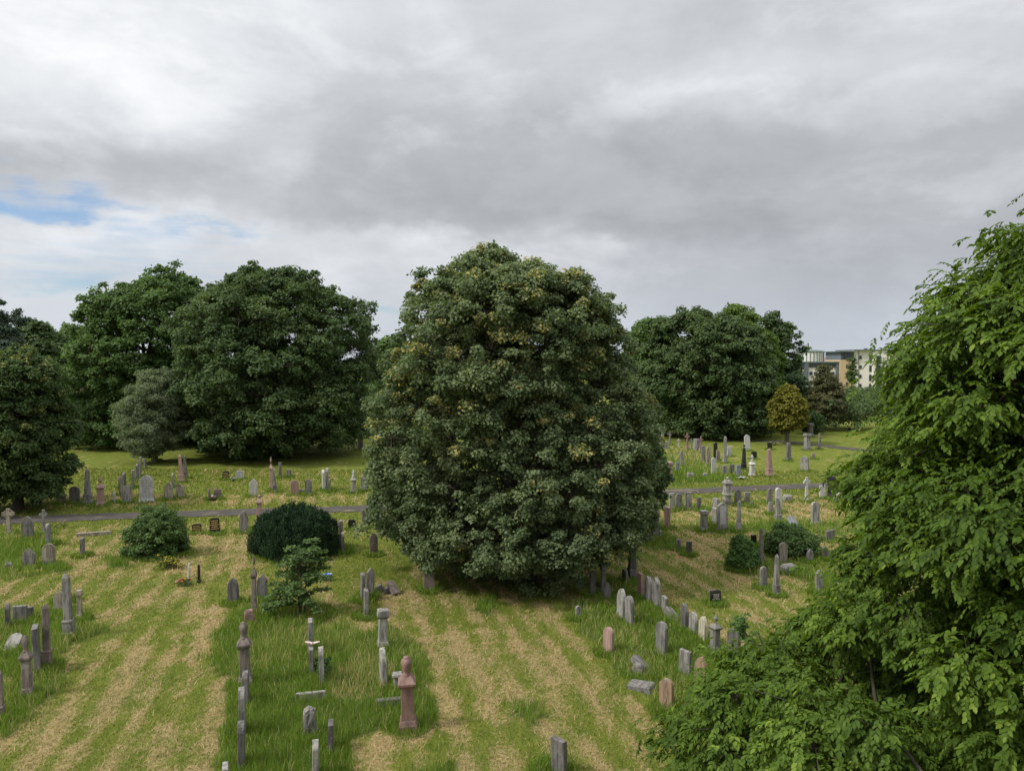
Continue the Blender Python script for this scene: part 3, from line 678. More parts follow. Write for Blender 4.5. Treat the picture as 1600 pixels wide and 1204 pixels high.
tree('broadleaf_tree', 'farb', 'lowest distant tree in the skyline hollow beside the wide green tree', 'tree', 'mid', 16, RB=(1.5, 2.4), nb=45, nc=8, RC=(.9, 1.3), nl=34, L=.7, Wd=.55, r0=.35, back=.3, group=G_FAR)
tree('spruce_tree', 'spruce', 'dark narrow spruce spire at the far frame edge', 'tree', 'spruce', 17, RB=(.9, 1.5), nb=55, nc=8, RC=(.6, .9), nl=36, L=.6, Wd=.25, r0=.3, flat=.5, cflat=.4, droop=.8, group=G_FAR)
tree('bare_topped_tree', 'bare', 'thin feathery tree with bare upright twigs beside the spruce', 'tree', 'spruce', 18, RB=(.8, 1.4), nb=38, nc=6, RC=(.6, .9), nl=18, L=.6, Wd=.22, r0=.3, group=G_FAR, upright=.6)
tree('young_tree', 'sap', 'spindly young tree in front of the tan apartment wall', 'tree', 'dark', 19, RB=(.5, .8), nb=18, nc=5, RC=(.4, .6), nl=14, L=.55, Wd=.35, r0=.1, group=G_FAR)
tree('shrub', 'green', 'green shrub beside the golden tree before dark capped pillars', 'shrub', 'mid', 20, RB=(.5, .8), nb=24, nc=8, RC=(.35, .5), nl=36, L=.3, Wd=.22, r0=.08, group=G_FAR)
G_BUSH = 'shrubs among the graves'
tree('shrub', 'bushl', 'round grey-green shrub standing on mown hay near the path', 'shrub', 'bush', 21, RB=(.28, .8), nb=56, nc=11, RC=(.14, .36), nl=64, L=.12, Wd=.085, r0=.06, group=G_BUSH, tmax=.85, stray=.10)
tree('yew_bush', 'yew', 'dense dark yew clipped to a flat dome', 'shrub', 'yew', 22, lob=.9, RB=(.22, .5), nb=95, nc=11, RC=(.12, .28), nl=74, L=.14, Wd=.05, r0=.08, group=G_BUSH, tmax=1, up=.25, droop=-.1, upright=.9, cflat=1.5, flat=1.1, stray=.13)
tree('ivy_stump', 'ivy', 'stump swallowed by dark ivy, column-shaped, before the tapered grey pillar', 'shrub', 'ivy', 24, RB=(.25, .42), nb=62, nc=9, RC=(.14, .22), nl=62, L=.10, Wd=.095, r0=.14, group=G_BUSH, tmax=.9)
tree('shrub', 'bushr', 'spreading green shrub behind the tan arched headstone', 'shrub', 'bush', 25, RB=(.35, .6), nb=60, nc=8, RC=(.2, .34), nl=54, L=.14, Wd=.09, r0=.05, group=G_BUSH, tmax=.75, droop=.8)
tree('nettle_patch', 'nettle', 'dark patch of nettles by the slimmer celtic cross', 'weeds', 'weed', 26, RB=(.25, .4), nb=26, nc=7, RC=(.15, .25), nl=40, L=.13, Wd=.07, r0=.02, group=G_BUSH, tmax=.8, trunk=False)
tree('ivy_clump', 'ivyst', 'ivy climbing the pale slab below the sapling', 'ivy', 'ivy', 27, RB=(.12, .2), nb=22, nc=7, RC=(.08, .13), nl=36, L=.075, Wd=.07, r0=.02, group=G_BUSH, tmax=.8, trunk=False)


def elm():
    """the near tree: sprays of pointed, drooping leaves"""
    r = np.random.default_rng(31); X, Y = 12.6, 15.2
    prof = [(1.2, -7.9, 6.5), (2.0, -9.0, 7.2), (3.0, -9.3, 7.5), (3.8, -9.0, 7.5), (4.6, -8.1, 7.4), (5.2, -6.9, 7.3), (6.3, -6.2, 7.2), (7.2, -5.8, 7.0), (8.2, -6.3, 7.0), (9.2, -5.8, 6.6), (10.0, -5.35, 6.2),
            (10.8, -5.1, 5.8), (11.5, -4.95, 5.3), (12.2, -4.75, 4.8), (12.9, -4.1, 4.4), (13.6, -3.4, 3.8), (14.4, -2.4, 2.8), (15.1, -1.0, 1.4)]
    z0 = float(hgt(X, Y)); root = empty('elm_tree', (X, Y, z0)); tag(root, 'nearest big elm with drooping pointed bright green leaves, filling the frame side', 'tree')
    C, rb, Nn = make_crown(r, prof, .86, (.8, 1.45), 285, .75, .45, .2, .3)
    nsp = 150; nB = len(C); u = nrm(rand_dirs(nB * nsp, r).reshape(nB, nsp, 3) + Nn[:, None] * .6 + np.array([0, 0, .2]))
    P = (C[:, None] + u * rb[:, None, None] * np.array([1, 1, .62]) * np.where(r.random((nB, nsp, 1)) < .05, r.uniform(1.05, 1.35, (nB, nsp, 1)), r.uniform(.35, 1.0, (nB, nsp, 1)))).reshape(-1, 3); U = u.reshape(-1, 3)
    bi = np.repeat(np.arange(nB), nsp)
    vis = (P[:, 0] < 3.5) | (r.random(len(P)) < .25)
    P, U, bi = P[vis], U[vis], bi[vis]; m = len(P)
    ax = nrm(U * np.array([1, 1, .3]) + r.normal(0, .45, (m, 3)) + np.array([0, 0, -.32])); up = np.array([0, 0, 1.])
    side = nrm(np.cross(ax, up)); un = nrm(np.cross(side, ax))
    k = 9; sl = r.uniform(.20, .36, m)
    st = np.linspace(0.05, 1, k); sg = np.where(np.arange(k) % 2, 1, -1.); sg[-1] = 0
    pos = P[:, None] + ax[:, None] * (st[None, :, None] * sl[:, None, None]) - np.array([0, 0, .10]) * (st ** 2)[None, :, None]
    A = nrm(ax[:, None] * .75 + side[:, None] * sg[None, :, None] * .75 + r.normal(0, .16, (m, k, 3)) + np.array([0, 0, -.40]))
    nn = nrm(un[:, None] * .7 + up * .35 + r.normal(0, .25, (m, k, 3)) + U[:, None] * .25)
    sz = r.uniform(.090, .165, (m, 1)) * r.uniform(.8, 1.15, (m, k)) * (0.75 + .3 * st)[None, :]
    t = .30 * r.random(nB)[bi][:, None] + .32 * r.random(m)[:, None] + .38 * r.random((m, k))
    V, F = leaves2(pos.reshape(-1, 3), A.reshape(-1, 3), nn.reshape(-1, 3), sz.ravel(), sz.ravel() * .60)
    mesh_np('crown', V, F, LM['elm'], root, np.repeat(t.ravel(), 2))
    (tv, tf), (bv, bf) = skeleton(r, C, P[::14], bi[::14], 14.5, .42, 16)
    mesh_np('trunk', tv, tf, BARK, root, smooth=True); mesh_np('branches', bv, bf, BARK, root, smooth=True)
    print('elm leaves', m * k)


elm()


def layered_sapling():
    X, Y, _ = TREES['sapl']; z0 = float(hgt(X, Y)); r = np.random.default_rng(23)
    root = empty('leafy_sapling', (X, Y, z0)); tag(root, 'layered leafy sapling in tall grass before the dark yew', 'shrub', G_BUSH)
    tr, P, U = [], [], []
    for st in range(5):
        a = r.uniform(0, 6.28); q = r.uniform(.1, .5) * (st > 0); tip = np.array([math.cos(a) * q, math.sin(a) * q, r.uniform(2.5, 3.05)]); ax = curve((math.cos(a) * .08, math.sin(a) * .08, -.1), tip, .0, 9, r, .03)
        tr.append(tube(ax, np.linspace(.032, .006, 9), 5))
        for k in range(11):
            t = r.uniform(.16, 1); b = np.array([np.interp(t * 8, np.arange(9), ax[:, c]) for c in range(3)])
            th = r.uniform(0, 6.28); L = 1.25 * (1 - t) ** .55 * r.uniform(.6, 1.1) + .18
            e = b + np.array([math.cos(th) * L, math.sin(th) * L, L * r.uniform(-.05, .32)]); p = curve(b, e, .10, 5, r, .03); tr.append(tube(p, np.linspace(.012, .004, 5), 3))
            for u in np.linspace(.3, 1.05, max(3, int(L * 6))): P.append(b + (e - b) * u + np.array([0, 0, .10 * 4 * u * (1 - u) * L])); U.append((math.cos(th) * .5, math.sin(th) * .5, .6))
    P = np.array(P); n = len(P)
    V, F, t = clump_leaves(r, P, np.array(U), np.arange(n) // 4, (.15, .26), 34, .125, .085, up=.9, droop=.35, flat=.28, tmax=1)
    V[:, 2] = np.maximum(V[:, 2], .04); mesh_np('crown', V, F, LM['bush'], root, t); v, f = join(tr); mesh_np('trunk', v, f, BARK, root, smooth=True)


layered_sapling()


def leaning_sapling():
    x, y = 8.62, 26.3; z0 = float(hgt(x, y)); r = np.random.default_rng(33)
    root = empty('ivy_sapling', (x, y, z0)); tag(root, 'thin sapling wrapped in ivy leaning over the mown slope beside a squat block', 'shrub', G_BUSH)
    p = curve((0.15, 0, 0), (-.72, .1, 1.75), .0, 7, r, .02)
    C = p[1:] ; P = np.repeat(C, 9, 0) + r.normal(0, .12, (len(C) * 9, 3)); P[:9 * 2] += r.normal(0, .05, (18, 3))
    V, F, t = clump_leaves(r, P, np.tile([0, 0, 1.], (len(P), 1)), np.zeros(len(P), int), (.09, .17), 40, .085, .07, tmax=.95)
    mesh_np('crown', V, F, LM['ivy'], root, t); v, f = tube(p, np.linspace(.05, .02, 7)); mesh_np('trunk', v, f, BARK, root, smooth=True)


leaning_sapling()


def ragwort():
    x, y = -17.3, 38.6; r = np.random.default_rng(34); P = r.normal(0, 1, (60, 3)) * np.array([.35, .2, .12]) + np.array([0, 0, .28]); P[:, 2] = np.maximum(P[:, 2], .1)
    V, F, t = clump_leaves(r, P, np.tile([0, 0, 1.], (60, 1)), np.arange(60), (.10, .16), 34, .07, .05, tmax=.8, seeds=.75)
    o = mesh_np('yellow_flower_plant', V, F, LM['weed'], None, t); o.location = (x, y, float(hgt(x, y))); tag(o, 'low plant with yellow flowers at the foot of the round shrub', 'plant')


ragwort()


def woodland(name, pts, hh, seed, mat, RC, nl, L):
    r = np.random.default_rng(seed); P = []
    for (x0, y0), (x1, y1), n in pts:
        t = r.random(n); x = x0 + (x1 - x0) * t; y = y0 + (y1 - y0) * t + r.normal(0, 4, n)
        top = hh * (.65 + .5 * fbm(x * .06, y * .06, seed))
        P.append(np.stack([x, y, top * r.random(n) ** .55], 1))
    P = np.concatenate(P)
    V, F, t = clump_leaves(r, P, np.tile([0, -.5, .5], (len(P), 1)), np.arange(len(P)) // 8, RC, nl, L, L * .8)
    V[:, 2] = np.maximum(V[:, 2], -.2); o = mesh_np(name, V, F, LM[mat], None, t); tag(o, kind='stuff')


woodland('distant_woodland', [((-330, 300), (60, 330), 2600), ((150, 290), (360, 230), 1000)], 10.5, 41, 'mid', (1.2, 2.4), 30, 1.0)
woodland('distant_undergrowth', [((-150, 175), (20, 190), 1500), ((20, 150), (58, 155), 420), ((60, 165), (140, 200), 900), ((46, 121), (84, 116), 420), ((40, 142), (96, 150), 520), ((-110, 112), (-30, 116), 900), ((-30, 128), (8, 135), 380)], 4.6, 42, 'dark', (.7, 1.3), 46, .42)


# ------------------------------------------------------------------ gravestones
def arc(cx, cz, rr, a0, a1, n): return [(cx + rr * math.cos(R(a0 + (a1 - a0) * k / n)), cz + rr * math.sin(R(a0 + (a1 - a0) * k / n))) for k in range(n + 1)]


def outline(kind, w, h, z0=0.0):
    a = w / 2; b = [(-a, z0), (a, z0)]
    if kind == 'R': return b + arc(0, h - a * .9, a, 12, 168, 10)
    if kind == 'G':
        rr = w * .95; s = math.sqrt(rr * rr - (rr - a) ** 2)
        zs = h - s; o1 = [(a - rr + rr * math.cos(t), zs + rr * math.sin(t)) for t in np.linspace(0, math.acos((rr - a) / rr), 7)]
        return b + o1 + [(-p[0], p[1]) for p in o1[-2::-1]]
    if kind == 'C': return b + [(a, h - w * .13)] + [(a * math.cos(t), h - w * .13 + w * .13 * math.sin(t)) for t in np.linspace(.25, math.pi - .25, 8)] + [(-a, h - w * .13)]
    if kind == 'S':
        q = a * .72; zs = h - q * .75
        return b + [(a, zs - .04), (a * .97, zs), (q, zs)] + [(q * math.cos(t), zs + q * .75 * math.sin(t)) for t in np.linspace(.12, math.pi - .12, 8)] + [(-q, zs), (-a * .97, zs), (-a, zs - .04)]
    if kind == 'P':
        q = a * .8
        return b + [(a, h - w * .62), (a * 1.0, h - w * .52), (q, h - w * .46), (q * .62, h - w * .30), (q * .25, h - w * .10), (0, h), (-q * .25, h - w * .10), (-q * .62, h - w * .30), (-q, h - w * .46), (-a, h - w * .52), (-a, h - w * .62)]
    return b + [(a, h), (-a, h)]


def lettering(w, z0, z1, y, seed, rows=8):
    r_ = random.Random(seed); m = MB(); hh = (z1 - z0) / rows
    m.frus(w * .90, .006, w * .90, .006, z0, z1, 0, 0, y + .003)      # the smoothed field the letters stand on
    for k in range(rows):
        z = z1 - (k + .5) * hh; half = w * r_.uniform(.28, .44); x = -half
        while x < half:
            l = r_.uniform(.03, .09) * w / .6; m.frus(l, .006, l, .006, z - hh * .24, z + hh * .24, 0, x + l / 2, y); x += l + r_.uniform(.012, .03)
    return m


def urn(m, z, s, hgt_, seed=0, drape=False):
    if drape:
        m.lathe([(s * .42, z), (s * .42, z + hgt_ * .06), (s * .32, z + hgt_ * .12), (s * .40, z + hgt_ * .30), (s * .47, z + hgt_ * .50), (s * .50, z + hgt_ * .66), (s * .46, z + hgt_ * .78), (s * .34, z + hgt_ * .87), (s * .26, z + hgt_ * .91), (s * .26, z + hgt_ * .96), (s * .1, z + hgt_)], 14, lump=.10, seed=seed)
    else:
        m.lathe([(s * .34, z), (s * .34, z + hgt_ * .08), (s * .14, z + hgt_ * .16), (s * .14, z + hgt_ * .26), (s * .40, z + hgt_ * .42), (s * .50, z + hgt_ * .58), (s * .44, z + hgt_ * .72), (s * .24, z + hgt_ * .78), (s * .30, z + hgt_ * .84), (s * .16, z + hgt_ * .92), (s * .05, z + hgt_)], 12)


def ball(m, z, rr):
    m.lathe([(rr * .35, z), (rr * .35, z + rr * .3)] + [(rr * math.sin(t), z + rr * 1.25 - rr * math.cos(t)) for t in np.linspace(.4, 3.0, 8)], 12)


def figure(m, z, hgt_):
    m.lathe([(hgt_ * .17, z), (hgt_ * .19, z + hgt_ * .08), (hgt_ * .15, z + hgt_ * .40), (hgt_ * .13, z + hgt_ * .55), (hgt_ * .16, z + hgt_ * .68), (hgt_ * .15, z + hgt_ * .76), (hgt_ * .06, z + hgt_ * .80), (hgt_ * .085, z + hgt_ * .86), (hgt_ * .095, z + hgt_ * .92), (hgt_ * .03, z + hgt_)], 10, lump=.07, seed=3)
    for s in (-1, 1): m.frus(hgt_ * .07, hgt_ * .08, hgt_ * .07, hgt_ * .08, z + hgt_ * .42, z + hgt_ * .74, .01, s * hgt_ * .18, -hgt_ * .03)


def gravestone(i, ty, x, y, h, w, yaw, col, label):
    r_ = random.Random(500 + i); z0 = float(hgt(x, y)) - .06; h += .06; k = ty[0]; mods = ty[1:]; mat = SM[col]
    dark = SM['dg'] if col in ('g', 'lg', 't', 'b') else mat
    tilt = [R(r_.gauss(0, 1.6)), R(r_.gauss(0, 1.3))]
    grp = 'gravestones beyond the path' if y > np.interp(x, PC[:, 0], PC[:, 1]) else ('gravestones in the near beds' if y < 40 else 'gravestones before the path')
    def root_(nm):
        o = empty(nm, (x, y, z0), R(yaw), tilt); tag(o, label, cat, grp); return o
    cat = 'gravestone'
    if k in 'RGCSPF':
        th = max(.09, min(.2, .10 + .05 * h, w * .45)); pl = '+' in mods; ph = min(.32, h * .18) if pl else 0
        m = MB(); m.slab(outline(k, w, h, ph - .01 if pl else 0), -th / 2, th / 2, .014)
        det = y < 45 and h > .5 and w > .35 and k in 'RGSP' and r_.random() < .65
        if not (pl or det or any(c in mods for c in 'itg')):
            o = m.build('headstone', mat); o.location = (x, y, z0); o.rotation_euler = (tilt[0], tilt[1], R(yaw)); tag(o, label, cat, grp); return
        o = root_('headstone'); m.build('tablet', mat, o)
        if pl:
            q = MB(); q.frus(w * 1.22, th * 2.1, w * 1.2, th * 2.0, 0, ph * .55, .015); q.frus(w * 1.1, th * 1.6, w * 1.06, th * 1.45, ph * .55, ph, .012); q.build('plinth', SM['dg'] if r_.random() < .4 else mat, o)
        if 'i' in mods or det:
            q = MB(); pz = ph + (h - ph) * .12; ins = outline(k if k in 'RG' else 'F', w * .7, (h - ph) * .90 + ph, pz)
            q.slab(ins, -th / 2 - .012, -th / 2 + .01, .006)
            q.build('panel', SM['w'] if ('i' in mods and col != 'k') else (mat if not 'i' in mods else SM['k']), o)
        if 't' in mods: lettering(w, ph + (h - ph) * .25, h - w * .3, -th / 2 - .004, i, 9).build('inscription', CUTTEXT, o, field=mat)
        if 'g' in mods: lettering(w, ph + (h - ph) * .18, h - w * .15, -th / 2 - .004, i, 5).build('inscription', GOLDPAINT, o, field=mat)
        if 'i' in mods and col == 'k': lettering(w * .8, ph + .15, h - w * .3, -th / 2 - .016, i, 5).build('inscription', PALEPAINT, o, field=mat)
        return
    if k == 'O':
        o = root_('obelisk'); fin = mods[0] if mods else ''
        fh = h * (.17 if fin == 'U' else .09 if fin == 'B' else 0); hb = h - fh; sq = w * .72
        q = MB(); q.frus(w * 1.0, w * 1.0, w * .98, w * .98, 0, hb * .12, .015); q.build('plinth', mat, o)
        q = MB(); q.frus(w * .84, w * .84, w * .80, w * .80, hb * .12, hb * .27, .015); q.frus(w * .9, w * .9, w * .86, w * .86, hb * .27, hb * .295, .01); q.build('pedestal', mat, o)
        q = MB(); s0, s1 = sq * .92, sq * .58
        if fin == 'R': q.frus(sq, sq * .6, sq * .86, sq * .52, hb * .295, hb * .93, .02); q.frus(sq * .86, sq * .52, sq * .42, sq * .3, hb * .93, hb * .985, .02); q.frus(sq * .4, sq * .28, sq * .12, sq * .1, hb * .985, hb, .01)
        else: q.frus(s0, s0, s1, s1, hb * .295, hb * .93, .0); q.frus(s1, s1, s1 * .08, s1 * .08, hb * .93, hb, 0)
        q.build('shaft', mat, o)
        if fin == 'U': q = MB(); urn(q, hb - .04, w * .42, fh + .04); q.build('urn', mat, o, True)
        if fin == 'B': q = MB(); ball(q, hb - .03, fh * .5); q.build('ball_finial', mat, o, True)
        return
    if k == 'L':
        fin = mods[0]; o = root_('monument_pillar')
        fr = {'N': 0, 'U': .24, 'D': .24, 'B': .11, 'P': .10, 'S': .34, '4': 0}[fin]; hb = h * (1 - fr); c = w * .94; s = w * .72
        if fin == '4':
            tilt_ = (0, R(-9)) if 'leaning' in label else (0, 0); o.rotation_euler = (tilt_[0], tilt_[1], R(yaw))
            q = MB(); q.frus(w * 1.05, w * .9, w, w * .85, 0, hb * .22, .02); q.build('plinth', mat, o)
            q = MB(); q.frus(w * .82, w * .62, w * .7, w * .52, hb * .22, hb * .96, .015); q.frus(w * .7, w * .52, w * .5, w * .36, hb * .96, hb, .01); q.build('shaft', mat, o); return
        q = MB(); q.frus(w, w, w * .96, w * .96, 0, hb * .17, .015); q.frus(w * .92, w * .92, w * .8, w * .8, hb * .17, hb * .24, .01); q.build('plinth', dark if fin in 'SP' else mat, o)
        q = MB(); q.frus(s, s, s * (.9 if fin != 'P' else 1), s * (.9 if fin != 'P' else 1), hb * .24, hb * .80, .012)
        if fin == 'P': q.frus(w * .95, w * .95, w * .88, w * .88, hb * .44, hb * .50, .01)
        q.build('shaft', mat, o)
        q = MB(); q.frus(s * .98, s * .98, c, c, hb * .80, hb * .85, 0); q.frus(c, c, c, c, hb * .85, hb * .89, .008)
        if fin == 'N': q.frus(c, c, c * .94, c * .94, hb * .89, hb, .015)
        else: q.frus(c * .96, c * .96, c * .45, c * .45, hb * .89, hb, .0)
        q.build('cornice', mat, o)
        q = MB()
        if fin == 'U': urn(q, hb - .02, w * .46, h - hb + .02); q.build('urn', mat, o, True)
        elif fin == 'D': urn(q, hb - .03, w * .60, h - hb + .03, i, True); q.build('draped_urn', mat, o, True)
        elif fin == 'B': ball(q, hb - .02, min((h - hb) * .46, w * .26)); q.build('ball_finial', mat, o, True)
        elif fin == 'P': ball(q, hb - .02, (h - hb) * .46); q.build('knob', mat, o, True)
        elif fin == 'S': figure(q, hb - .02, h - hb); q.build('statue', SM['w'], o, True)
        return
    if k == 'X':
        o = root_('stone_cross'); cel = 'C' in mods; d = max(.12, w * .2)
        bh = h * (.26 if col == 'p' and w > .5 else .15)
        q = MB(); q.frus(w * .86, w * .62, w * .80, w * .56, 0, bh * .55, .015); q.frus(w * .66, w * .46, w * .58, w * .4, bh * .55, bh, .012); q.build('base', mat, o)
        ax_ = h * .80; t2 = w * .14; q = MB()
        pts = [(-t2 * 1.35, bh), (t2 * 1.35, bh), (t2, ax_ - t2), (w / 2, ax_ - t2 * 1.15), (w / 2, ax_ + t2 * 1.15), (t2, ax_ + t2), (t2 * 1.1, h), (-t2 * 1.1, h), (-t2, ax_ + t2), (-w / 2, ax_ + t2 * 1.15), (-w / 2, ax_ - t2 * 1.15), (-t2, ax_ - t2)]
        q.slab(pts, -d / 2, d / 2, .012); q.build('cross_shaft', mat, o)
        if cel:
            q = MB(); ro, ri = w * .40, w * .30; n = 28
            for a in range(n):
                a0, a1 = 2 * math.pi * a / n, 2 * math.pi * (a + 1) / n
                f = lambda rr, t, yy: (rr * math.cos(t), yy, ax_ + rr * math.sin(t))
                q.add([f(ri, a0, -d * .36), f(ro, a0, -d * .36), f(ro, a1, -d * .36), f(ri, a1, -d * .36), f(ri, a0, d * .36), f(ro, a0, d * .36), f(ro, a1, d * .36), f(ri, a1, d * .36)],
                      [(0, 1, 2, 3), (7, 6, 5, 4), (1, 5, 6, 2), (0, 3, 7, 4)])
            q.build('ring', mat, o)
        return
    if k == 'B':
        m = MB(); d = w * .6; m.frus(w, d, w * .92, d * .9, 0, h * .8, .03); m.frus(w * .86, d * .84, w * .74, d * .7, h * .8, h, .03)
        for q in range(len(m.v)):
            v = m.v[q]; m.v[q] = (v[0] + r_.uniform(-.02, .02), v[1] + r_.uniform(-.02, .02), v[2] + r_.uniform(-.015, .015))
        o = m.build('stone_block', mat); o.location = (x, y, z0); o.rotation_euler = (tilt[0] * 2, tilt[1] * 2, R(yaw)); tag(o, label, cat, grp); return
    if k == 'T':
        m = MB(); L = max(w, .75) if w < 1.2 else w; m.slab(outline('R', L * .62, L * 1.15), -.07, .07, .015)
        o = m.build('fallen_slab', mat); o.location = (x, y, z0 + .02); o.rotation_euler = (R(-58 if h < .75 else -40), R(r_.uniform(-8, 8)), R(yaw)); tag(o, label, cat, grp); return
    if k == 'Q':
        o = root_('cairn_stone'); rq = np.random.default_rng(77); bm = bmesh.new()
        for a in range(22):
            lvl = a / 22; rad = w * (.52 - .30 * lvl)
            th = a * 2.4; s = w * rq.uniform(.15, .21); mtx = Matrix.Translation((math.cos(th) * rad * .8, math.sin(th) * rad * .45, lvl * h * .52 + .05)) @ Euler(tuple(rq.uniform(0, 3, 3))).to_matrix().to_4x4() @ Matrix.Diagonal((s, s * .8, s * .65, 1))
            g_ = bmesh.ops.create_icosphere(bm, subdivisions=2, radius=1, matrix=mtx)
            for v in g_['verts']: v.co += Vector(rq.normal(0, .012, 3))
        me = bpy.data.meshes.new('cairn'); bm.to_mesh(me); bm.free(); me.materials.append(mat)
        c_ = bpy.data.objects.new('cairn', me); COL.objects.link(c_); c_.parent = o
        m = MB(); m.slab(outline('R', w * .74, h, h * .30), -.12, .16, .03)
        for q in range(len(m.v)):
            v = m.v[q]; m.v[q] = tuple(np.array(v) + rq.normal(0, .014, 3))
        m.build('tablet', SM['g'], o)
        m = MB(); m.slab(outline('R', w * .46, h * .86, h * .46), -.135, -.10, .01); m.build('hollow_shade_panel', SM['dg'], o)  # raised dark panel, the shade of a hollow put into its colour


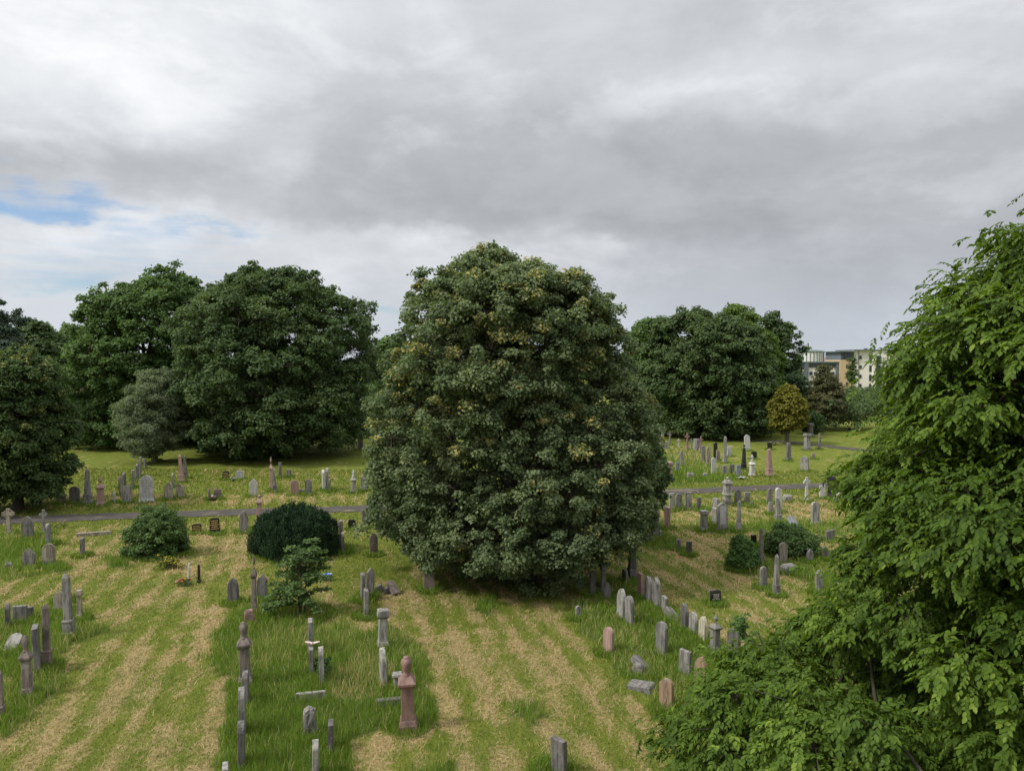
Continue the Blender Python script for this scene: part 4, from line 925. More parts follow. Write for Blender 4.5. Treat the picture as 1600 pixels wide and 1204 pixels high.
STONES = [
('G',-33.83,57.44,0.87,0.67,13,'t','small tan pointed headstone half under the dark tree at the frame edge'),
('R',-33.04,57.75,1.21,0.72,14,'dg','dark slate round headstone between the dark edge tree and a grey obelisk'),
('O',-31.86,57.36,2.65,0.62,14,'g','tall grey obelisk beyond the path, nearest the dark edge tree'),
('LU',-30.56,56.73,2.15,0.61,16,'p','pink granite pillar with stone urn next to the grey obelisk'),
('F',-30.22,58.00,0.83,0.27,-73,'w','thin white edge-on marker between the pink urn pillar and a pale headstone'),
('R',-31.25,61.08,1.49,0.64,-72,'t','tall tan slab seen edge on behind the pale grey round headstone'),
('R',-32.54,64.14,1.29,0.56,-79,'g','grey slab seen edge on, just behind the tall tan edge-on slab'),
('C+',-29.26,58.08,1.32,0.63,12,'lg','pale grey curved-top headstone on a white foot, near the widest white headstone'),
('F',-31.88,64.22,1.51,0.64,-71,'g','grey flat slab edge on, midway up the row climbing to the birch'),
('R',-33.51,68.34,1.38,0.59,-74,'g','short grey slab edge on below the pale birch, before the tallest of that row'),
('F',-34.10,70.13,1.77,0.66,-72,'lg','tallest pale slab edge on in the row climbing toward the birch'),
('F',-35.79,74.67,1.07,0.47,-78,'g','thin grey slab edge on in shade under the birch'),
('R',-38.20,82.30,1.31,0.56,-75,'g','farthest small grey slab in the shade below the birch'),
('S+t',-27.95,58.44,2.06,0.97,10,'w','wide white shouldered headstone with lines of lettering on a broad plinth'),
('G',-26.80,59.59,1.35,0.65,12,'t','tan pointed headstone beside the wide lettered white one'),
('R',-28.74,64.90,1.20,0.52,-74,'lg','slim pale slab edge on between two tan pointed headstones'),
('P',-26.11,60.19,1.22,0.60,8,'t','tan headstone with peaked shoulders in front of the pink obelisk'),
('O',-29.13,67.46,2.49,0.51,10,'p','pink granite obelisk with a pale tip before the big dark tree'),
('O',-29.67,69.51,2.16,0.41,10,'dg','dark grey obelisk standing in shade right behind the pink obelisk'),
('Cg',-25.87,69.16,0.76,0.58,15,'k','small black polished headstone with white flowers under the big dark tree'),
('C',-24.76,69.61,0.76,0.70,14,'w','square white headstone in the shade next to a black one'),
('C',-23.16,60.11,0.81,0.55,9,'b','brown polished headstone with a pot of flowers in the grass past the path'),
('F',-23.69,59.81,0.86,0.18,40,'b','narrow brown leaning post beside the brown polished headstone'),
('P',-20.73,61.34,1.44,0.61,14,'w',"white peaked headstone alone at the path's far verge"),
('LU',-20.17,64.00,2.85,0.32,9,'p','tall slim pink column topped with an urn beyond the path'),
('O',-19.65,63.42,2.03,0.37,13,'g','grey obelisk touching the tall slim pink urn column'),
('F',-21.36,70.51,1.42,0.29,9,'dg','dim grey post near the trunk of the big dark tree'),
('F',-20.65,70.89,0.71,0.41,8,'lg','little pale square headstone in the shade near the big trunk'),
('R',-17.59,61.98,1.20,0.65,15,'p','pink round-topped headstone in long grass past the path'),
('S',-16.50,61.97,1.30,0.52,10,'dg','dark grey shouldered headstone right of the pink round one'),
('B',-17.26,62.85,0.32,0.42,10,'dg','low grey stone block between the pink round and dark shouldered headstones'),
('R',-15.76,64.04,1.72,0.66,-71,'w','white slab edge on, first of three huddled markers past the path'),
('R',-15.54,64.34,1.84,0.66,-72,'lg','tallest pale slab of the three huddled markers past the path'),
('F',-15.14,63.43,1.07,0.47,-77,'t','short tan post in front of the three huddled markers'),
('LS',-13.03,62.77,1.95,0.52,16,'lg','grey pillar with a small white statue on top beside the bushy maple'),
('R',-12.31,63.63,1.34,0.58,12,'lg',"blue-grey round headstone by the maple's drooping outer branches"),
('Cg',-19.57,47.42,0.60,0.55,13,'k','plain black headstone on the near side of the path beside a round shrub'),
('C+g',-18.33,47.20,1.00,0.57,10,'k','black headstone with rows of gold lettering on a stone foot'),
('G+',-16.72,47.57,1.40,0.55,16,'g','large grey pointed headstone on a plinth near the path'),
('LB',-16.27,49.00,2.19,0.41,14,'p','pink granite obelisk pillar with ball finial behind the yew'),
('F',-15.85,50.06,0.89,0.24,-71,'w','thin white marker post next to the pink ball pillar'),
('G',-14.47,48.76,1.19,0.37,15,'g','grey pointed headstone peeping over the dark yew'),
('F',-12.50,47.91,0.93,0.32,10,'t','tan square headstone mostly hidden by the dark yew'),
('LB',-9.92,43.04,1.74,0.54,-76,'g',"grey pillar with dark ball finial at the yew's shaded end"),
('F',-9.59,42.73,1.66,0.66,-78,'dg','tall dark slab edge on leaning against the cluster beside the yew'),
('R',-9.33,42.11,1.14,0.50,-78,'g','shorter mossy slab edge on, nearest of the cluster beside the yew'),
('C',-10.16,48.48,0.65,0.48,9,'k','small black headstone standing alone on the bright green lawn'),
('F+',-9.42,49.08,1.16,0.45,10,'g','grey flat-topped headstone beside the maple near the path'),
('G+',-7.52,41.55,1.26,0.42,13,'b','brown-grey pointed headstone on a heavy plinth against the maple leaves'),
('XC',-31.26,47.41,1.60,0.71,8,'t','broad weathered celtic cross in weeds at the frame edge'),
('G',-29.13,45.93,1.40,0.65,13,'g','grey pointed headstone in nettles between two celtic crosses'),
('XC',-29.09,47.38,1.52,0.47,11,'g','slimmer grey celtic cross next to the pointed headstone in nettles'),
('R',-26.91,44.30,1.23,0.53,-77,'g','grey slab edge on in front of the slimmer celtic cross'),
('P',-24.61,38.81,1.02,0.55,15,'g','grey headstone with peaked shoulders half sunk in long grass'),
('R+',-23.80,39.17,1.13,0.59,12,'t','tan round headstone with darker border beside the half sunk peaked one'),
('F',-23.25,41.28,1.01,0.45,-76,'g','short grey slab edge on at the corner of a low stone kerb'),
('B',-25.21,38.19,0.45,0.36,20,'g','rounded grey boulder stone in tall grass at the frame edge'),
('R',-19.44,29.33,1.02,0.45,-60,'dg','dark round slab leaning toward two squat grey blocks'),
('F+',-19.43,30.06,0.74,0.50,12,'g','squat grey block headstone beside the dark leaning slab'),
('F+',-19.36,30.51,0.54,0.28,14,'dg','smaller squat grey block behind the squat block headstone'),
('G',-18.74,31.55,0.88,0.45,8,'t','tan pointed headstone just behind a tall grey pillar slab'),
('G',-19.31,32.85,0.95,0.45,-71,'dg','dark slab edge on leaning behind the tan pointed headstone'),
('OR',-16.67,28.61,2.43,0.41,8,'g','tallest grey round-tipped pillar on a square pedestal by the mown lawn'),
('LN',-17.36,30.52,1.19,0.23,14,'t','capped tan pillar tucked behind the tallest grey pillar'),
('OR',-15.82,25.84,2.20,0.32,15,'b','brown-grey tapered pillar on a dark moulded base, rounded tip'),
('F',-15.87,25.42,1.56,0.66,-62,'dg','large dark flat slab edge on behind the scroll-topped pillar'),
('LD',-15.09,23.64,1.94,0.33,8,'b','brown stone pillar with scroll top on a dark base, nearest at that verge'),
('O',-15.03,22.23,1.46,0.26,14,'b','reddish brown pillar cut off by the frame edge'),
('T',-17.95,27.03,0.28,0.41,11,'g','low tilted grey slab sunk in long grass near the frame edge'),
('G',-11.97,32.72,1.11,0.46,13,'dg','dark pointed headstone standing alone on mown hay'),
('LU',-10.68,31.51,2.46,0.24,8,'b','slim weathered column with collar and small finial beside the sapling'),
('P',-10.98,33.39,1.13,0.45,8,'g','grey peaked headstone with a broken edge behind the slim column'),
('B',-10.40,30.14,0.64,0.40,9,'r','red granite pedestal block without its top in long grass'),
('LD',-8.66,24.67,2.08,0.47,16,'b','brown pillar with draped urn on cornice at the edge of the tall grass bed'),
('R',-8.18,23.33,1.02,0.45,103,'dg','small dark slab edge on just in front of the draped urn pillar'),
('R',-7.60,21.39,1.36,0.58,107,'g','lichened slab edge on, middle of the line below the draped urn pillar'),
('R',-7.07,19.74,1.24,0.53,108,'dg','dark slab edge on with rounded shoulder, longest of that near line'),
('F',-6.97,18.45,0.78,0.45,109,'lg','pale top of a slab at the bottom frame edge'),
('F',-7.27,27.39,1.21,0.53,104,'g','tall thin grey slab edge on below the leafy sapling'),
('F',-6.74,25.54,0.92,0.45,104,'g','thin slab edge on behind a pale dove ornament'),
('R',-6.23,24.87,1.21,0.52,105,'lg','pale slab edge on wrapped low in ivy'),
('F',-6.55,33.43,1.19,0.52,-73,'g','grey slab edge on touching a pale peaked headstone'),
('P',-6.41,34.18,1.25,0.37,9,'lg','pale peaked headstone with sharp shoulders on green lawn'),
('F+',-6.02,31.35,1.12,0.49,-73,'g','slim grey slab edge on in front of the pale peaked headstone'),
('LN',-4.76,27.95,1.45,0.44,-73,'lg','narrow pale pillar with a heavy square cap'),
('G',-4.19,24.81,1.29,0.56,-72,'lg','pale ridged slab edge on below the square-capped pillar'),
('LN',-3.71,24.54,0.55,0.35,-79,'lg','stubby pale stump with a flat cap beside the red monument'),
('LD',-3.00,21.94,2.19,0.54,8,'r','large red granite monument topped by a draped urn on the mown hay'),
('Q',-5.69,21.41,0.83,0.46,16,'t','rough cairn-shaped memorial stone with shade-coloured hollow in tall grass'),
('F',-4.96,20.63,0.81,0.45,102,'dg','thin dark slab edge on to the side of the rough cairn stone'),
('R',-5.01,19.25,1.01,0.45,104,'lg','pale lichened slab edge on in front of the rough cairn stone'),
('F+',-3.80,35.00,1.13,0.50,13,'b',"brown-grey flat headstone on a foot, under the maple's front skirt"),
('F',1.23,19.62,0.99,0.45,-45,'dg','dark square slab at the bottom frame edge on mown hay'),
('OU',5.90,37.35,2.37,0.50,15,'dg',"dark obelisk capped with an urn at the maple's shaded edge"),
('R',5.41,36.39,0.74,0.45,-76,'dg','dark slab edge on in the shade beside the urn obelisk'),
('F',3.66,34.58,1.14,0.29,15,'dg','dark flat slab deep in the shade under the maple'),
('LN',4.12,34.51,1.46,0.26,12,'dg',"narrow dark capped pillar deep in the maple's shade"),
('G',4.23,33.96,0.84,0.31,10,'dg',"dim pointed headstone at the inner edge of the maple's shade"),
('F+',5.83,34.46,1.11,0.48,-76,'p','pink granite slab heading the slanting row past the maple'),
('G',6.03,33.66,1.23,0.53,-78,'g','grey pointed slab between the pink slab and a taller round one'),
('R',6.27,32.99,1.32,0.57,-78,'g','tall grey round slab, third from the pink slab in the slanting row'),
('C',6.46,32.25,0.79,0.45,-78,'lg','short pale slab after the tall round one in the slanting row'),
('G',4.51,31.49,1.31,0.56,-73,'lg','pale streaked pointed slab in long grass near the maple'),
('R',4.77,30.82,1.20,0.52,-71,'g','grey round slab close beside the pale streaked pointed slab'),
('R',2.74,31.58,0.54,0.24,9,'g','small grey stub headstone alone at the start of the long grass'),
('R',3.55,27.91,0.95,0.45,-50,'p','pink round headstone near the mown edge of the grass bed'),
('R+',5.47,27.73,1.23,0.53,-60,'g','grey round headstone on a foot, centre of the long grass bed'),
('T',6.84,31.25,0.37,0.48,30,'g','fallen grey slab propped against the back row of pointed stones'),
('G',6.91,30.37,1.11,0.48,-79,'dg','dark pointed slab at the head of the back row of four'),
('G',7.11,29.82,0.94,0.45,-71,'lg','pale-faced round-pointed slab, second in the back row of four'),
('G',7.30,29.09,1.01,0.45,-75,'c','cream pointed slab between a pale slab and an urn pillar'),
('LU',7.51,28.20,1.37,0.40,-60,'g','square grey pillar topped by an urn at the end of the back row'),
('R+',7.99,27.31,1.14,0.50,-55,'dg','large dark round headstone on a foot beyond the urn pillar'),
('B',8.39,26.31,0.40,0.45,-60,'dg','squat dark stone block beside the leaning ivy sapling'),
('F',5.91,25.94,0.91,0.45,-50,'lg','pale slab with flat top in the middle of the grass bed'),
('G',6.28,25.23,0.97,0.45,-50,'o','tan pointed headstone blotched with lichen above the elm leaves'),
('R',4.76,23.30,1.02,0.45,-40,'o','orange sandstone round headstone with peeling face, nearest in the grass bed'),
('B',4.33,25.90,0.44,0.43,-30,'dg','heavy dark block of a toppled monument'),
('T',4.80,26.12,0.49,0.67,50,'dg','dark broken slab leaning on the toppled monument block'),
('C+i',8.99,33.63,0.63,0.48,11,'k','black headstone with pale carving alone on the mown slope'),
('L4',8.76,46.20,1.79,0.58,10,'g','grey pillar leaning sideways in a weedy patch by the bush'),
('LB',9.48,49.81,2.14,0.33,13,'lg','pale pillar with ball finial partly behind the dark bush'),
('F',9.80,48.47,1.39,0.60,-72,'p','pink slab edge on just behind the leaning pillar'),
('F',11.28,54.06,1.27,0.36,12,'lg','pale flat headstone, first of the four near the path past the bush'),
('R',11.93,54.77,1.06,0.48,11,'dg','dark-framed round headstone second of the four near the path'),
('F+',12.56,54.52,1.29,0.48,8,'g','tallest flat headstone third of the four near the path'),
('F',13.28,54.28,0.91,0.32,15,'dg','small dark post headstone last of the four near the path'),
('LN',12.00,47.70,1.29,0.52,8,'lg','pale pedestal with flat dark cap in the hay past the bush'),
('F',13.62,50.94,1.46,0.62,-75,'g','grey slab edge on behind the big panelled round headstone'),
('F',13.12,49.35,1.12,0.49,-72,'lg','lower pale slab edge on touching the big panelled round headstone'),
('LP',15.84,56.27,2.13,0.66,9,'lg','pale square monument with pyramid roof and knob beside the path'),
('R+i',13.15,47.67,1.73,0.64,14,'g','big round headstone with a white panel on a dark foot'),
('G',16.64,56.28,1.18,0.52,16,'dg','dark pointed headstone beside the pyramid-roofed monument'),
('F',17.45,56.82,0.91,0.43,13,'g','grey flat headstone between a dark pointed one and a small tan post'),
('F',17.44,55.52,0.42,0.23,14,'t','tiny tan post in hay before the path'),
('O',14.09,47.47,1.96,0.36,9,'g','grey obelisk on a wide base by the big panelled round headstone'),
('G',19.24,57.15,1.15,0.43,11,'g','grey pointed headstone behind a pale obelisk near the path'),
('F',17.90,52.87,0.85,0.31,9,'g','low grey post stuck close to the pale obelisk'),
('R',18.72,53.57,1.71,0.45,15,'w','tall white round headstone directly behind the pale obelisk'),
('O',17.60,50.48,1.66,0.46,10,'lg','pale obelisk rising before the tall white round headstone'),
('B',20.80,57.76,0.58,0.67,12,'lg','low wide grey block in grass between white headstone and white cross'),
('XC',22.39,58.11,1.86,0.58,16,'w','white celtic cross on a stepped foot beside the path'),
('R+',19.57,49.24,1.49,0.57,15,'lg','pale round headstone on a plinth amid hay near the elm'),
('F',24.12,59.38,1.05,0.49,16,'w','white flat headstone partly under the elm twigs by the path'),
('LN',24.96,59.73,1.71,0.55,12,'k','black capped pillar behind the elm twigs by the path'),
('G',24.55,57.35,0.87,0.38,12,'w',"small white pointed headstone at the elm's edge"),
('T',17.86,47.76,0.81,0.89,20,'bl','blue-grey slab leaning back on the shrub'),
('OR',12.98,39.74,2.01,0.30,14,'g','grey tapered pillar on a dark drum foot beside the ivy stump'),
('F',13.87,43.74,0.66,0.34,25,'k','black tilted slab behind the pillar beside the ivy stump'),
('O',12.08,34.79,1.92,0.32,12,'g','slender grey obelisk with square foot on the mown slope'),
('R',14.15,39.84,1.15,0.43,10,'t','tan round headstone with arch moulding in front of the shrub'),
('B',13.99,38.55,0.39,0.85,25,'g','fallen grey block at the foot of the tan arched headstone'),
('G',15.78,40.42,0.68,0.37,11,'g','grey pointed headstone with pale face beside the shrub'),
('G',16.79,40.90,0.69,0.44,9,'dg','dark broad pointed headstone close to the elm'),
('P',14.22,35.24,1.05,0.32,11,'lg','pale peaked headstone with drapery in long grass near the elm'),
('R+',11.84,35.84,1.03,0.36,16,'g','grey round headstone with pale arch, partner of the slender obelisk'),
('F',18.70,44.84,0.64,0.73,30,'dg','squat dark block headstone on mown grass near the elm'),
('F',10.78,28.49,0.53,0.31,16,'k','black square headstone half covered by elm leaves'),
('F',14.58,33.87,0.86,0.25,13,'lg','pale slab behind a screen of elm leaves'),
('F',9.41,42.94,0.62,0.26,-30,'g','short grey slab beside a darker one on the open mown slope'),
('F',9.73,41.83,0.78,0.31,-30,'dg','dark grey slab on the open mown slope beside a shorter one'),
('F',15.07,95.68,0.96,0.36,12,'w','white slab at the near end of the far row beside the maple'),
('R',15.25,94.05,1.26,0.43,11,'w','taller white round slab next to the end slab of the far row'),
('R',15.83,91.72,1.23,0.34,9,'w','white round slab standing apart in the meadow before the dark trees'),
('F',17.29,97.85,1.15,0.41,10,'dg','dark grey slab in tree shade behind the white round meadow slab'),
('G',17.37,95.35,0.64,0.32,14,'g','tiny grey pointed stone low in the meadow, first of two'),
('G',17.56,93.77,0.63,0.31,15,'t','tiny tan pointed stone low in the meadow, second of two'),
('R',18.19,92.23,1.24,0.46,11,'t','tan round slab in the meadow before the shaded obelisk'),
('R',18.37,90.81,1.14,0.38,14,'lg','pale round slab hugging the tan round one in the meadow'),
('O',19.11,97.51,1.72,0.49,14,'g','grey obelisk in the shade of the dark trees'),
('X',20.09,97.33,1.63,0.49,14,'g','grey latin cross in the shade of the dark trees'),
('X',20.50,94.14,1.10,0.47,13,'w','little white latin cross in the far meadow'),
('X',20.87,91.29,2.07,0.61,14,'p','tall pink granite cross on a pink block'),
('X',21.36,91.25,1.38,0.46,11,'g','grey cross right beside the tall pink cross'),
('F',21.69,90.57,1.44,0.38,14,'w','white slab paired with a grey one between the two pink crosses'),
('R',22.03,90.55,1.44,0.38,10,'g','grey round slab paired with a white one between the two pink crosses'),
('X',21.98,89.30,1.87,0.52,12,'p','smaller pink cross at the end of the far row of crosses'),
('R',17.22,77.55,1.50,0.36,14,'g','lone grey round slab standing in tall meadow grass'),
('F',15.77,73.06,0.98,0.37,14,'bl','blue-grey slab leaning in the meadow above the path'),
('LN',14.52,70.55,1.36,0.59,10,'p','pink stub pillar with a round cap at the dark bush'),
('R',20.07,80.13,1.81,0.40,16,'g','first of twin tall grey round slabs in the meadow'),
('G',20.10,78.27,1.97,0.39,13,'t','second of twin tall slabs, tanner and pointed, in the meadow'),
('R',21.99,82.70,1.87,0.41,13,'k','black round slab with white band behind the twin tall slabs'),
('F',21.84,81.22,1.23,0.37,8,'t','short tan slab in front of the black round slab'),
('R',19.02,72.17,1.58,0.48,12,'w','white round headstone with a rust streak near the meadow edge'),
('B',16.09,69.16,0.58,0.63,10,'g','low grey mossy block sunk in meadow grass'),
('B',17.71,70.07,0.47,0.47,13,'lg','low pale broken block in the meadow grass'),
('OR',22.36,80.30,2.83,0.47,12,'lg','tall pale round-tipped obelisk in the far lawn'),
('F',24.26,85.33,1.14,0.57,15,'w','white square headstone tucked behind the tall pale obelisk'),
('S',27.76,90.23,1.89,0.68,13,'w','broad white shouldered headstone against the dark trees'),
('OB',22.86,75.48,2.53,0.50,14,'k','black obelisk with a ball tip on the far lawn'),
('C',26.36,83.38,0.84,0.63,11,'k','small black memorial with flowers on the far lawn'),
('LS',22.39,71.36,2.10,0.54,13,'w','white pedestal carrying a small figure on the far lawn'),
('O',24.07,71.55,2.64,0.66,14,'p','pink granite obelisk on broad steps beyond the path'),
('C',30.75,91.28,0.84,0.61,15,'k','black headstone with white flowers under the dark trees'),
('L4',29.67,82.13,2.00,0.55,11,'dg','grey square pillar near the golden tree'),
('F',20.65,71.95,1.03,0.48,15,'dg','dark flat slab in the small line above the path'),
('F',20.95,70.81,1.13,0.41,15,'bl','blue-grey slab ending the small line above the path'),
('F',19.85,71.47,0.96,0.48,14,'g','grey slab beginning the small line above the path'),
('LN',34.94,90.67,1.98,0.76,16,'g','grey pillar with a broad cap beyond the golden tree'),
('S',28.92,75.63,1.46,0.79,-40,'g','broad grey shouldered monument turned aslant near the elm'),
('LN',41.44,106.43,1.87,0.80,16,'dg','dark capped pillar in front of bushes past the golden tree'),
('F',60.31,155.72,2.08,0.78,12,'g','far grey slab below the brown conifer'),
('X',62.40,158.22,1.72,0.66,12,'g','far small cross below the brown conifer'),
('LU',56.37,137.79,3.23,0.57,9,'lg','far pale urn column below the brown conifer'),
('R',36.65,91.26,1.91,0.30,15,'g',"thin grey slab at the elm's upper edge"),
('G',32.94,83.62,0.70,0.49,15,'t','small tan headstone peeking out beside the elm'),
('LN',-20.38,105.12,2.29,0.53,12,'g','grey pillar in the gap between the big dark tree and the maple'),
('F',-17.86,101.81,2.47,0.68,14,'g','grey tall slab in the gap nearest the maple'),
('S',-18.08,91.27,1.68,0.61,14,'dg',"dark shouldered headstone in shade at the gap's lower end"),
]
for i, s in enumerate(STONES): gravestone(i, *s)


# ------------------------------------------------------------------ small things among the graves
def at(x, y, dz=0): return (x, y, float(hgt(x, y)) + dz)


def single(m, name, mat, loc, label, cat, rz=0, rot=(0, 0)):
    o = m.build(name, mat); o.location = loc; o.rotation_euler = (rot[0], rot[1], rz); tag(o, label, cat); return o


m = MB(); m.frus(1.9, .28, 1.86, .24, -.05, .22, .02); single(m, 'grave_kerb', SM['t'], at(-25.7, 46.9), 'low pale stone kerb with an angled end on mown hay near the celtic crosses', 'grave kerb', R(24))
m = MB(); m.frus(1.0, .22, .97, .2, -.05, .2, .02); single(m, 'grave_kerb', SM['dg'], at(-3.75, 23.5), 'low dark kerb beside the red granite monument', 'grave kerb', R(14))
m = MB(); m.frus(.95, .16, .93, .14, -.05, .24, .02); single(m, 'grave_kerb', SM['lg'], at(-6.3, 23.75), 'pale kerb edge nearly buried in tall grass', 'grave kerb', R(14))
m = MB(); m.frus(.75, .55, .7, .5, -.02, .07, .02); single(m, 'ground_slab', SM['dg'], at(5.0, 20.9), 'flat grey slab lying at the mown edge under the elm leaves', 'grave slab', R(-30))
m = MB(); m.frus(.9, .5, .85, .46, -.04, .2, .03); single(m, 'ground_slab', SM['dg'], at(4.25, 24.9), 'fallen dark base stones before the toppled monument block', 'grave slab', R(-35), (R(7), R(-6)))
m = MB(); m.slab([(-.42, 0), (.42, 0), (.42, .34), (.2, .42), (.12, .22), (-.12, .22), (-.2, .42), (-.42, .34)], -.16, .16, .03); single(m, 'broken_arch_stone', SM['dg'], at(-5.75, 34.6), 'broken dark arch stone lying at the edge of the shade of the maple', 'broken stone', R(10))
m = MB(); m.slab(outline('F', .4, .75), -.07, .07, .02); single(m, 'broken_slab', SM['b'], at(-5.2, 34.3, .05), 'brown broken slab lying against the broken arch stone', 'broken stone', R(40), (R(-55), 0))
m = MB(); m.slab(outline('F', .38, .45), -.03, .03, .01); single(m, 'book_stone', SM['k'], at(-18.65, 47.5), 'low slanted black tablet beside the plain black headstone', 'gravestone', R(20), (R(-35), 0))

PET = {k: plain(k + '_petals', c, .7, .2, .3, 30) for k, c in {'yellow': (.7, .5, .06), 'red': (.38, .03, .04), 'white': (.75, .74, .70), 'blue': (.05, .15, .55), 'sky': (.22, .38, .75), 'pink': (.6, .25, .28)}.items()}


def blossom(col, loc, s, parent, seed):
    r_ = random.Random(seed); m = MB(); n = 7
    for ring, (rr, zz_) in enumerate(((1, 0), (.6, .35))):
        for a in range(n):
            t = 2 * math.pi * (a + ring * .5) / n; w = .45
            p = lambda q, u, v: (math.cos(q) * rr * u * s, math.sin(q) * rr * u * s, (zz_ + v) * s)
            m.add([p(t, .1, 0), p(t - w, .65, .12), p(t, 1.05, .02 + r_.uniform(0, .2)), p(t + w, .65, .12), p(t, .55, -.12)], [(0, 1, 2, 3), (0, 4, 1), (1, 4, 2), (2, 4, 3), (3, 4, 0)])
    m.lathe([(s * .22, -.15 * s), (s * .28, .3 * s), (s * .1, .5 * s)], 7)
    o = m.build('blossom', PET[col], parent); o.location = loc; o.rotation_euler = (r_.uniform(-.5, .3), r_.uniform(-.4, .4), 0)


def flowers(name, loc, label, cols, n, spread, s, hgt_, seed, pot=None):
    root = empty(name, loc); tag(root, label, 'flowers'); r_ = np.random.default_rng(seed)
    if pot:
        m = MB(); m.lathe([(spread * .42, 0), (spread * .6, hgt_ * .5), (spread * .64, hgt_ * .55), (spread * .5, hgt_ * .55)], 14); m.build('pot', pot, root, True)
    P = r_.normal(0, 1, (40, 3)) * np.array([spread * .4, spread * .3, hgt_ * .2]) + np.array([0, 0, hgt_ * .55]); P[:, 2] = np.maximum(P[:, 2], .04)
    V, F, t = clump_leaves(r_, P, np.tile([0, 0, 1.], (40, 1)), np.arange(40), (.05, .1), 12, .08, .03, tmax=.8); V[:, 2] = np.maximum(V[:, 2], 0.01)
    mesh_np('stems', V, F, LM['weed'], root, t)
    for k in range(n): blossom(cols[k % len(cols)], (r_.normal(0, spread * .45), r_.normal(0, spread * .25) - .05, hgt_ * r_.uniform(.6, 1.1)), s * r_.uniform(.8, 1.2), root, seed * 50 + k)


flowers('flower_bunch', at(-15.2, 35.4), 'heap of red and yellow flowers around a white grave post', ['red', 'red', 'yellow', 'pink'], 12, .45, .075, .28, 51)
flowers('flower_basket', at(-8.85, 36.5), 'basket of bright blue and white flowers on the green lawn by the yew', ['blue', 'sky', 'blue', 'white'], 16, .32, .09, .32, 52, PET['blue'])
flowers('flower_bunch', at(20.8, 69.4), 'white flower wreath lying on grass at the path verge', ['white'], 14, .45, .12, .22, 53)
flowers('flower_bunch', at(-24.9, 68.3), 'white flowers in front of the small black headstone under the dark tree', ['white'], 6, .25, .11, .3, 54)
flowers('flower_pot', at(-23.2, 59.3), 'white and pink potted flowers at the brown polished headstone', ['white', 'pink'], 6, .3, .09, .35, 55, SM['k'])
flowers('flower_bunch', at(32.6, 95.3), 'white flowers laid by the black headstone under the dark trees', ['white'], 7, .6, .14, .3, 56)
m = MB(); m.frus(.10, .09, .085, .075, -.05, .98, .01); m.frus(.16, .15, .14, .13, -.05, .10, .01); single(m, 'grave_post', SM['w'], at(-15.2, 35.75), 'white slender grave post with rounded top among red and yellow flowers', 'grave post', R(10), (0, R(3)))
m = MB(); m.frus(.12, .10, .11, .09, -.05, .85, .01); m.frus(.2, .18, .17, .15, -.05, .12, .01); single(m, 'grave_post', SM['k'], at(-14.75, 35.9), 'black grave post behind the white slender one', 'grave post', R(5))

# white heart hung on the yew
hp = []
for k in range(24):
    t = 2 * math.pi * k / 24; hp.append((.10 * math.sin(t) ** 3, .0065 * (13 * math.cos(t) - 5 * math.cos(2 * t) - 2 * math.cos(3 * t) - math.cos(4 * t)) + .1))
m = MB(); m.slab(hp, -.015, .015, .006)
single(m, 'heart_plaque', PET['white'], at(-10.55, 39.72, .42), 'white heart plaque hanging in the dark yew', 'plaque', R(5))


def dove():
    x, y = -6.75, 25.72; root = empty('dove_ornament', at(x, y, .93)); tag(root, 'pale pinkish dove ornament with spread wings above a thin slab', 'ornament')
    mat = plain('dove_plaster', (.55, .44, .40), .8)
    m = MB(); rings = []
    for t, rr, zz_ in ((-.16, .01, .06), (-.10, .035, .06), (0, .055, .05), (.08, .045, .08), (.12, .035, .12), (.16, .03, .13), (.20, .006, .12)):
        rings.append([(math.cos(a) * rr, -t, zz_ + math.sin(a) * rr) for a in np.linspace(0, 2 * math.pi, 9)[:-1]])
    m.loops(rings); m.build('body', mat, root, True)
    for s in (-1, 1):
        m = MB(); pts = [(s * .03, -.05), (s * .14, -.09), (s * .26, -.04), (s * .22, .03), (s * .12, .07), (s * .03, .06)]
        top = [(px, py, .10 + abs(px) * .22) for px, py in pts]; bot = [(px, py, .085 + abs(px) * .22) for px, py in pts]
        m.loops([bot, top]); m.build('wing', mat, root)
    m = MB(); m.frus(.06, .06, .05, .05, -.9, .05, .0); m.build('post', SM['lg'], root)


dove()

# ------------------------------------------------------------------ buildings
RENDER_ = plain('cream_render', (.74, .71, .64), .9, .2, .06, .2); TAN = plain('tan_cladding', (.52, .39, .23), .85, .2, .08, .3)
SLATE = plain('grey_cladding', (.12, .14, .16), .6, .4, .15, .4); GREENR = plain('green_metal_roof', (.14, .19, .18), .5, .4, .1, .5)
PINKR = plain('pink_tiles', (.32, .19, .15), .9, .2, .3, 2); FRAME = plain('window_frames', (.08, .085, .09), .5)
gl, N = new_mat('window_glass'); finish(gl, N, (.035, .045, .055), .08, .6)
PIPE = plain('downpipe_grey', (.10, .10, .11), .5)


def blk(x0, x1, y0, y1, z0, z1): m = MB(); m.add([(x0, y0, z0), (x1, y0, z0), (x1, y1, z0), (x0, y1, z0), (x0, y0, z1), (x1, y0, z1), (x1, y1, z1), (x0, y1, z1)], [(0, 3, 2, 1), (4, 5, 6, 7), (0, 1, 5, 4), (1, 2, 6, 5), (2, 3, 7, 6), (3, 0, 4, 7)]); return m


def window(root, x, z, w, h, y, mullions=1):
    f = MB(); t = .12
    f.frus(w, .16, w, .16, z, z + t, 0, x, y); f.frus(w, .16, w, .16, z + h - t, z + h, 0, x, y)
    for u in np.linspace(-w / 2 + t / 2, w / 2 - t / 2, mullions + 1): f.frus(t, .158, t, .158, z + t, z + h - t, 0, x + u, y)
    o = f.build('window', FRAME, root)
    blk(x - w / 2 + .02, x + w / 2 - .02, y - .03, y + .03, z + .02, z + h - .02).build('pane', gl, o)


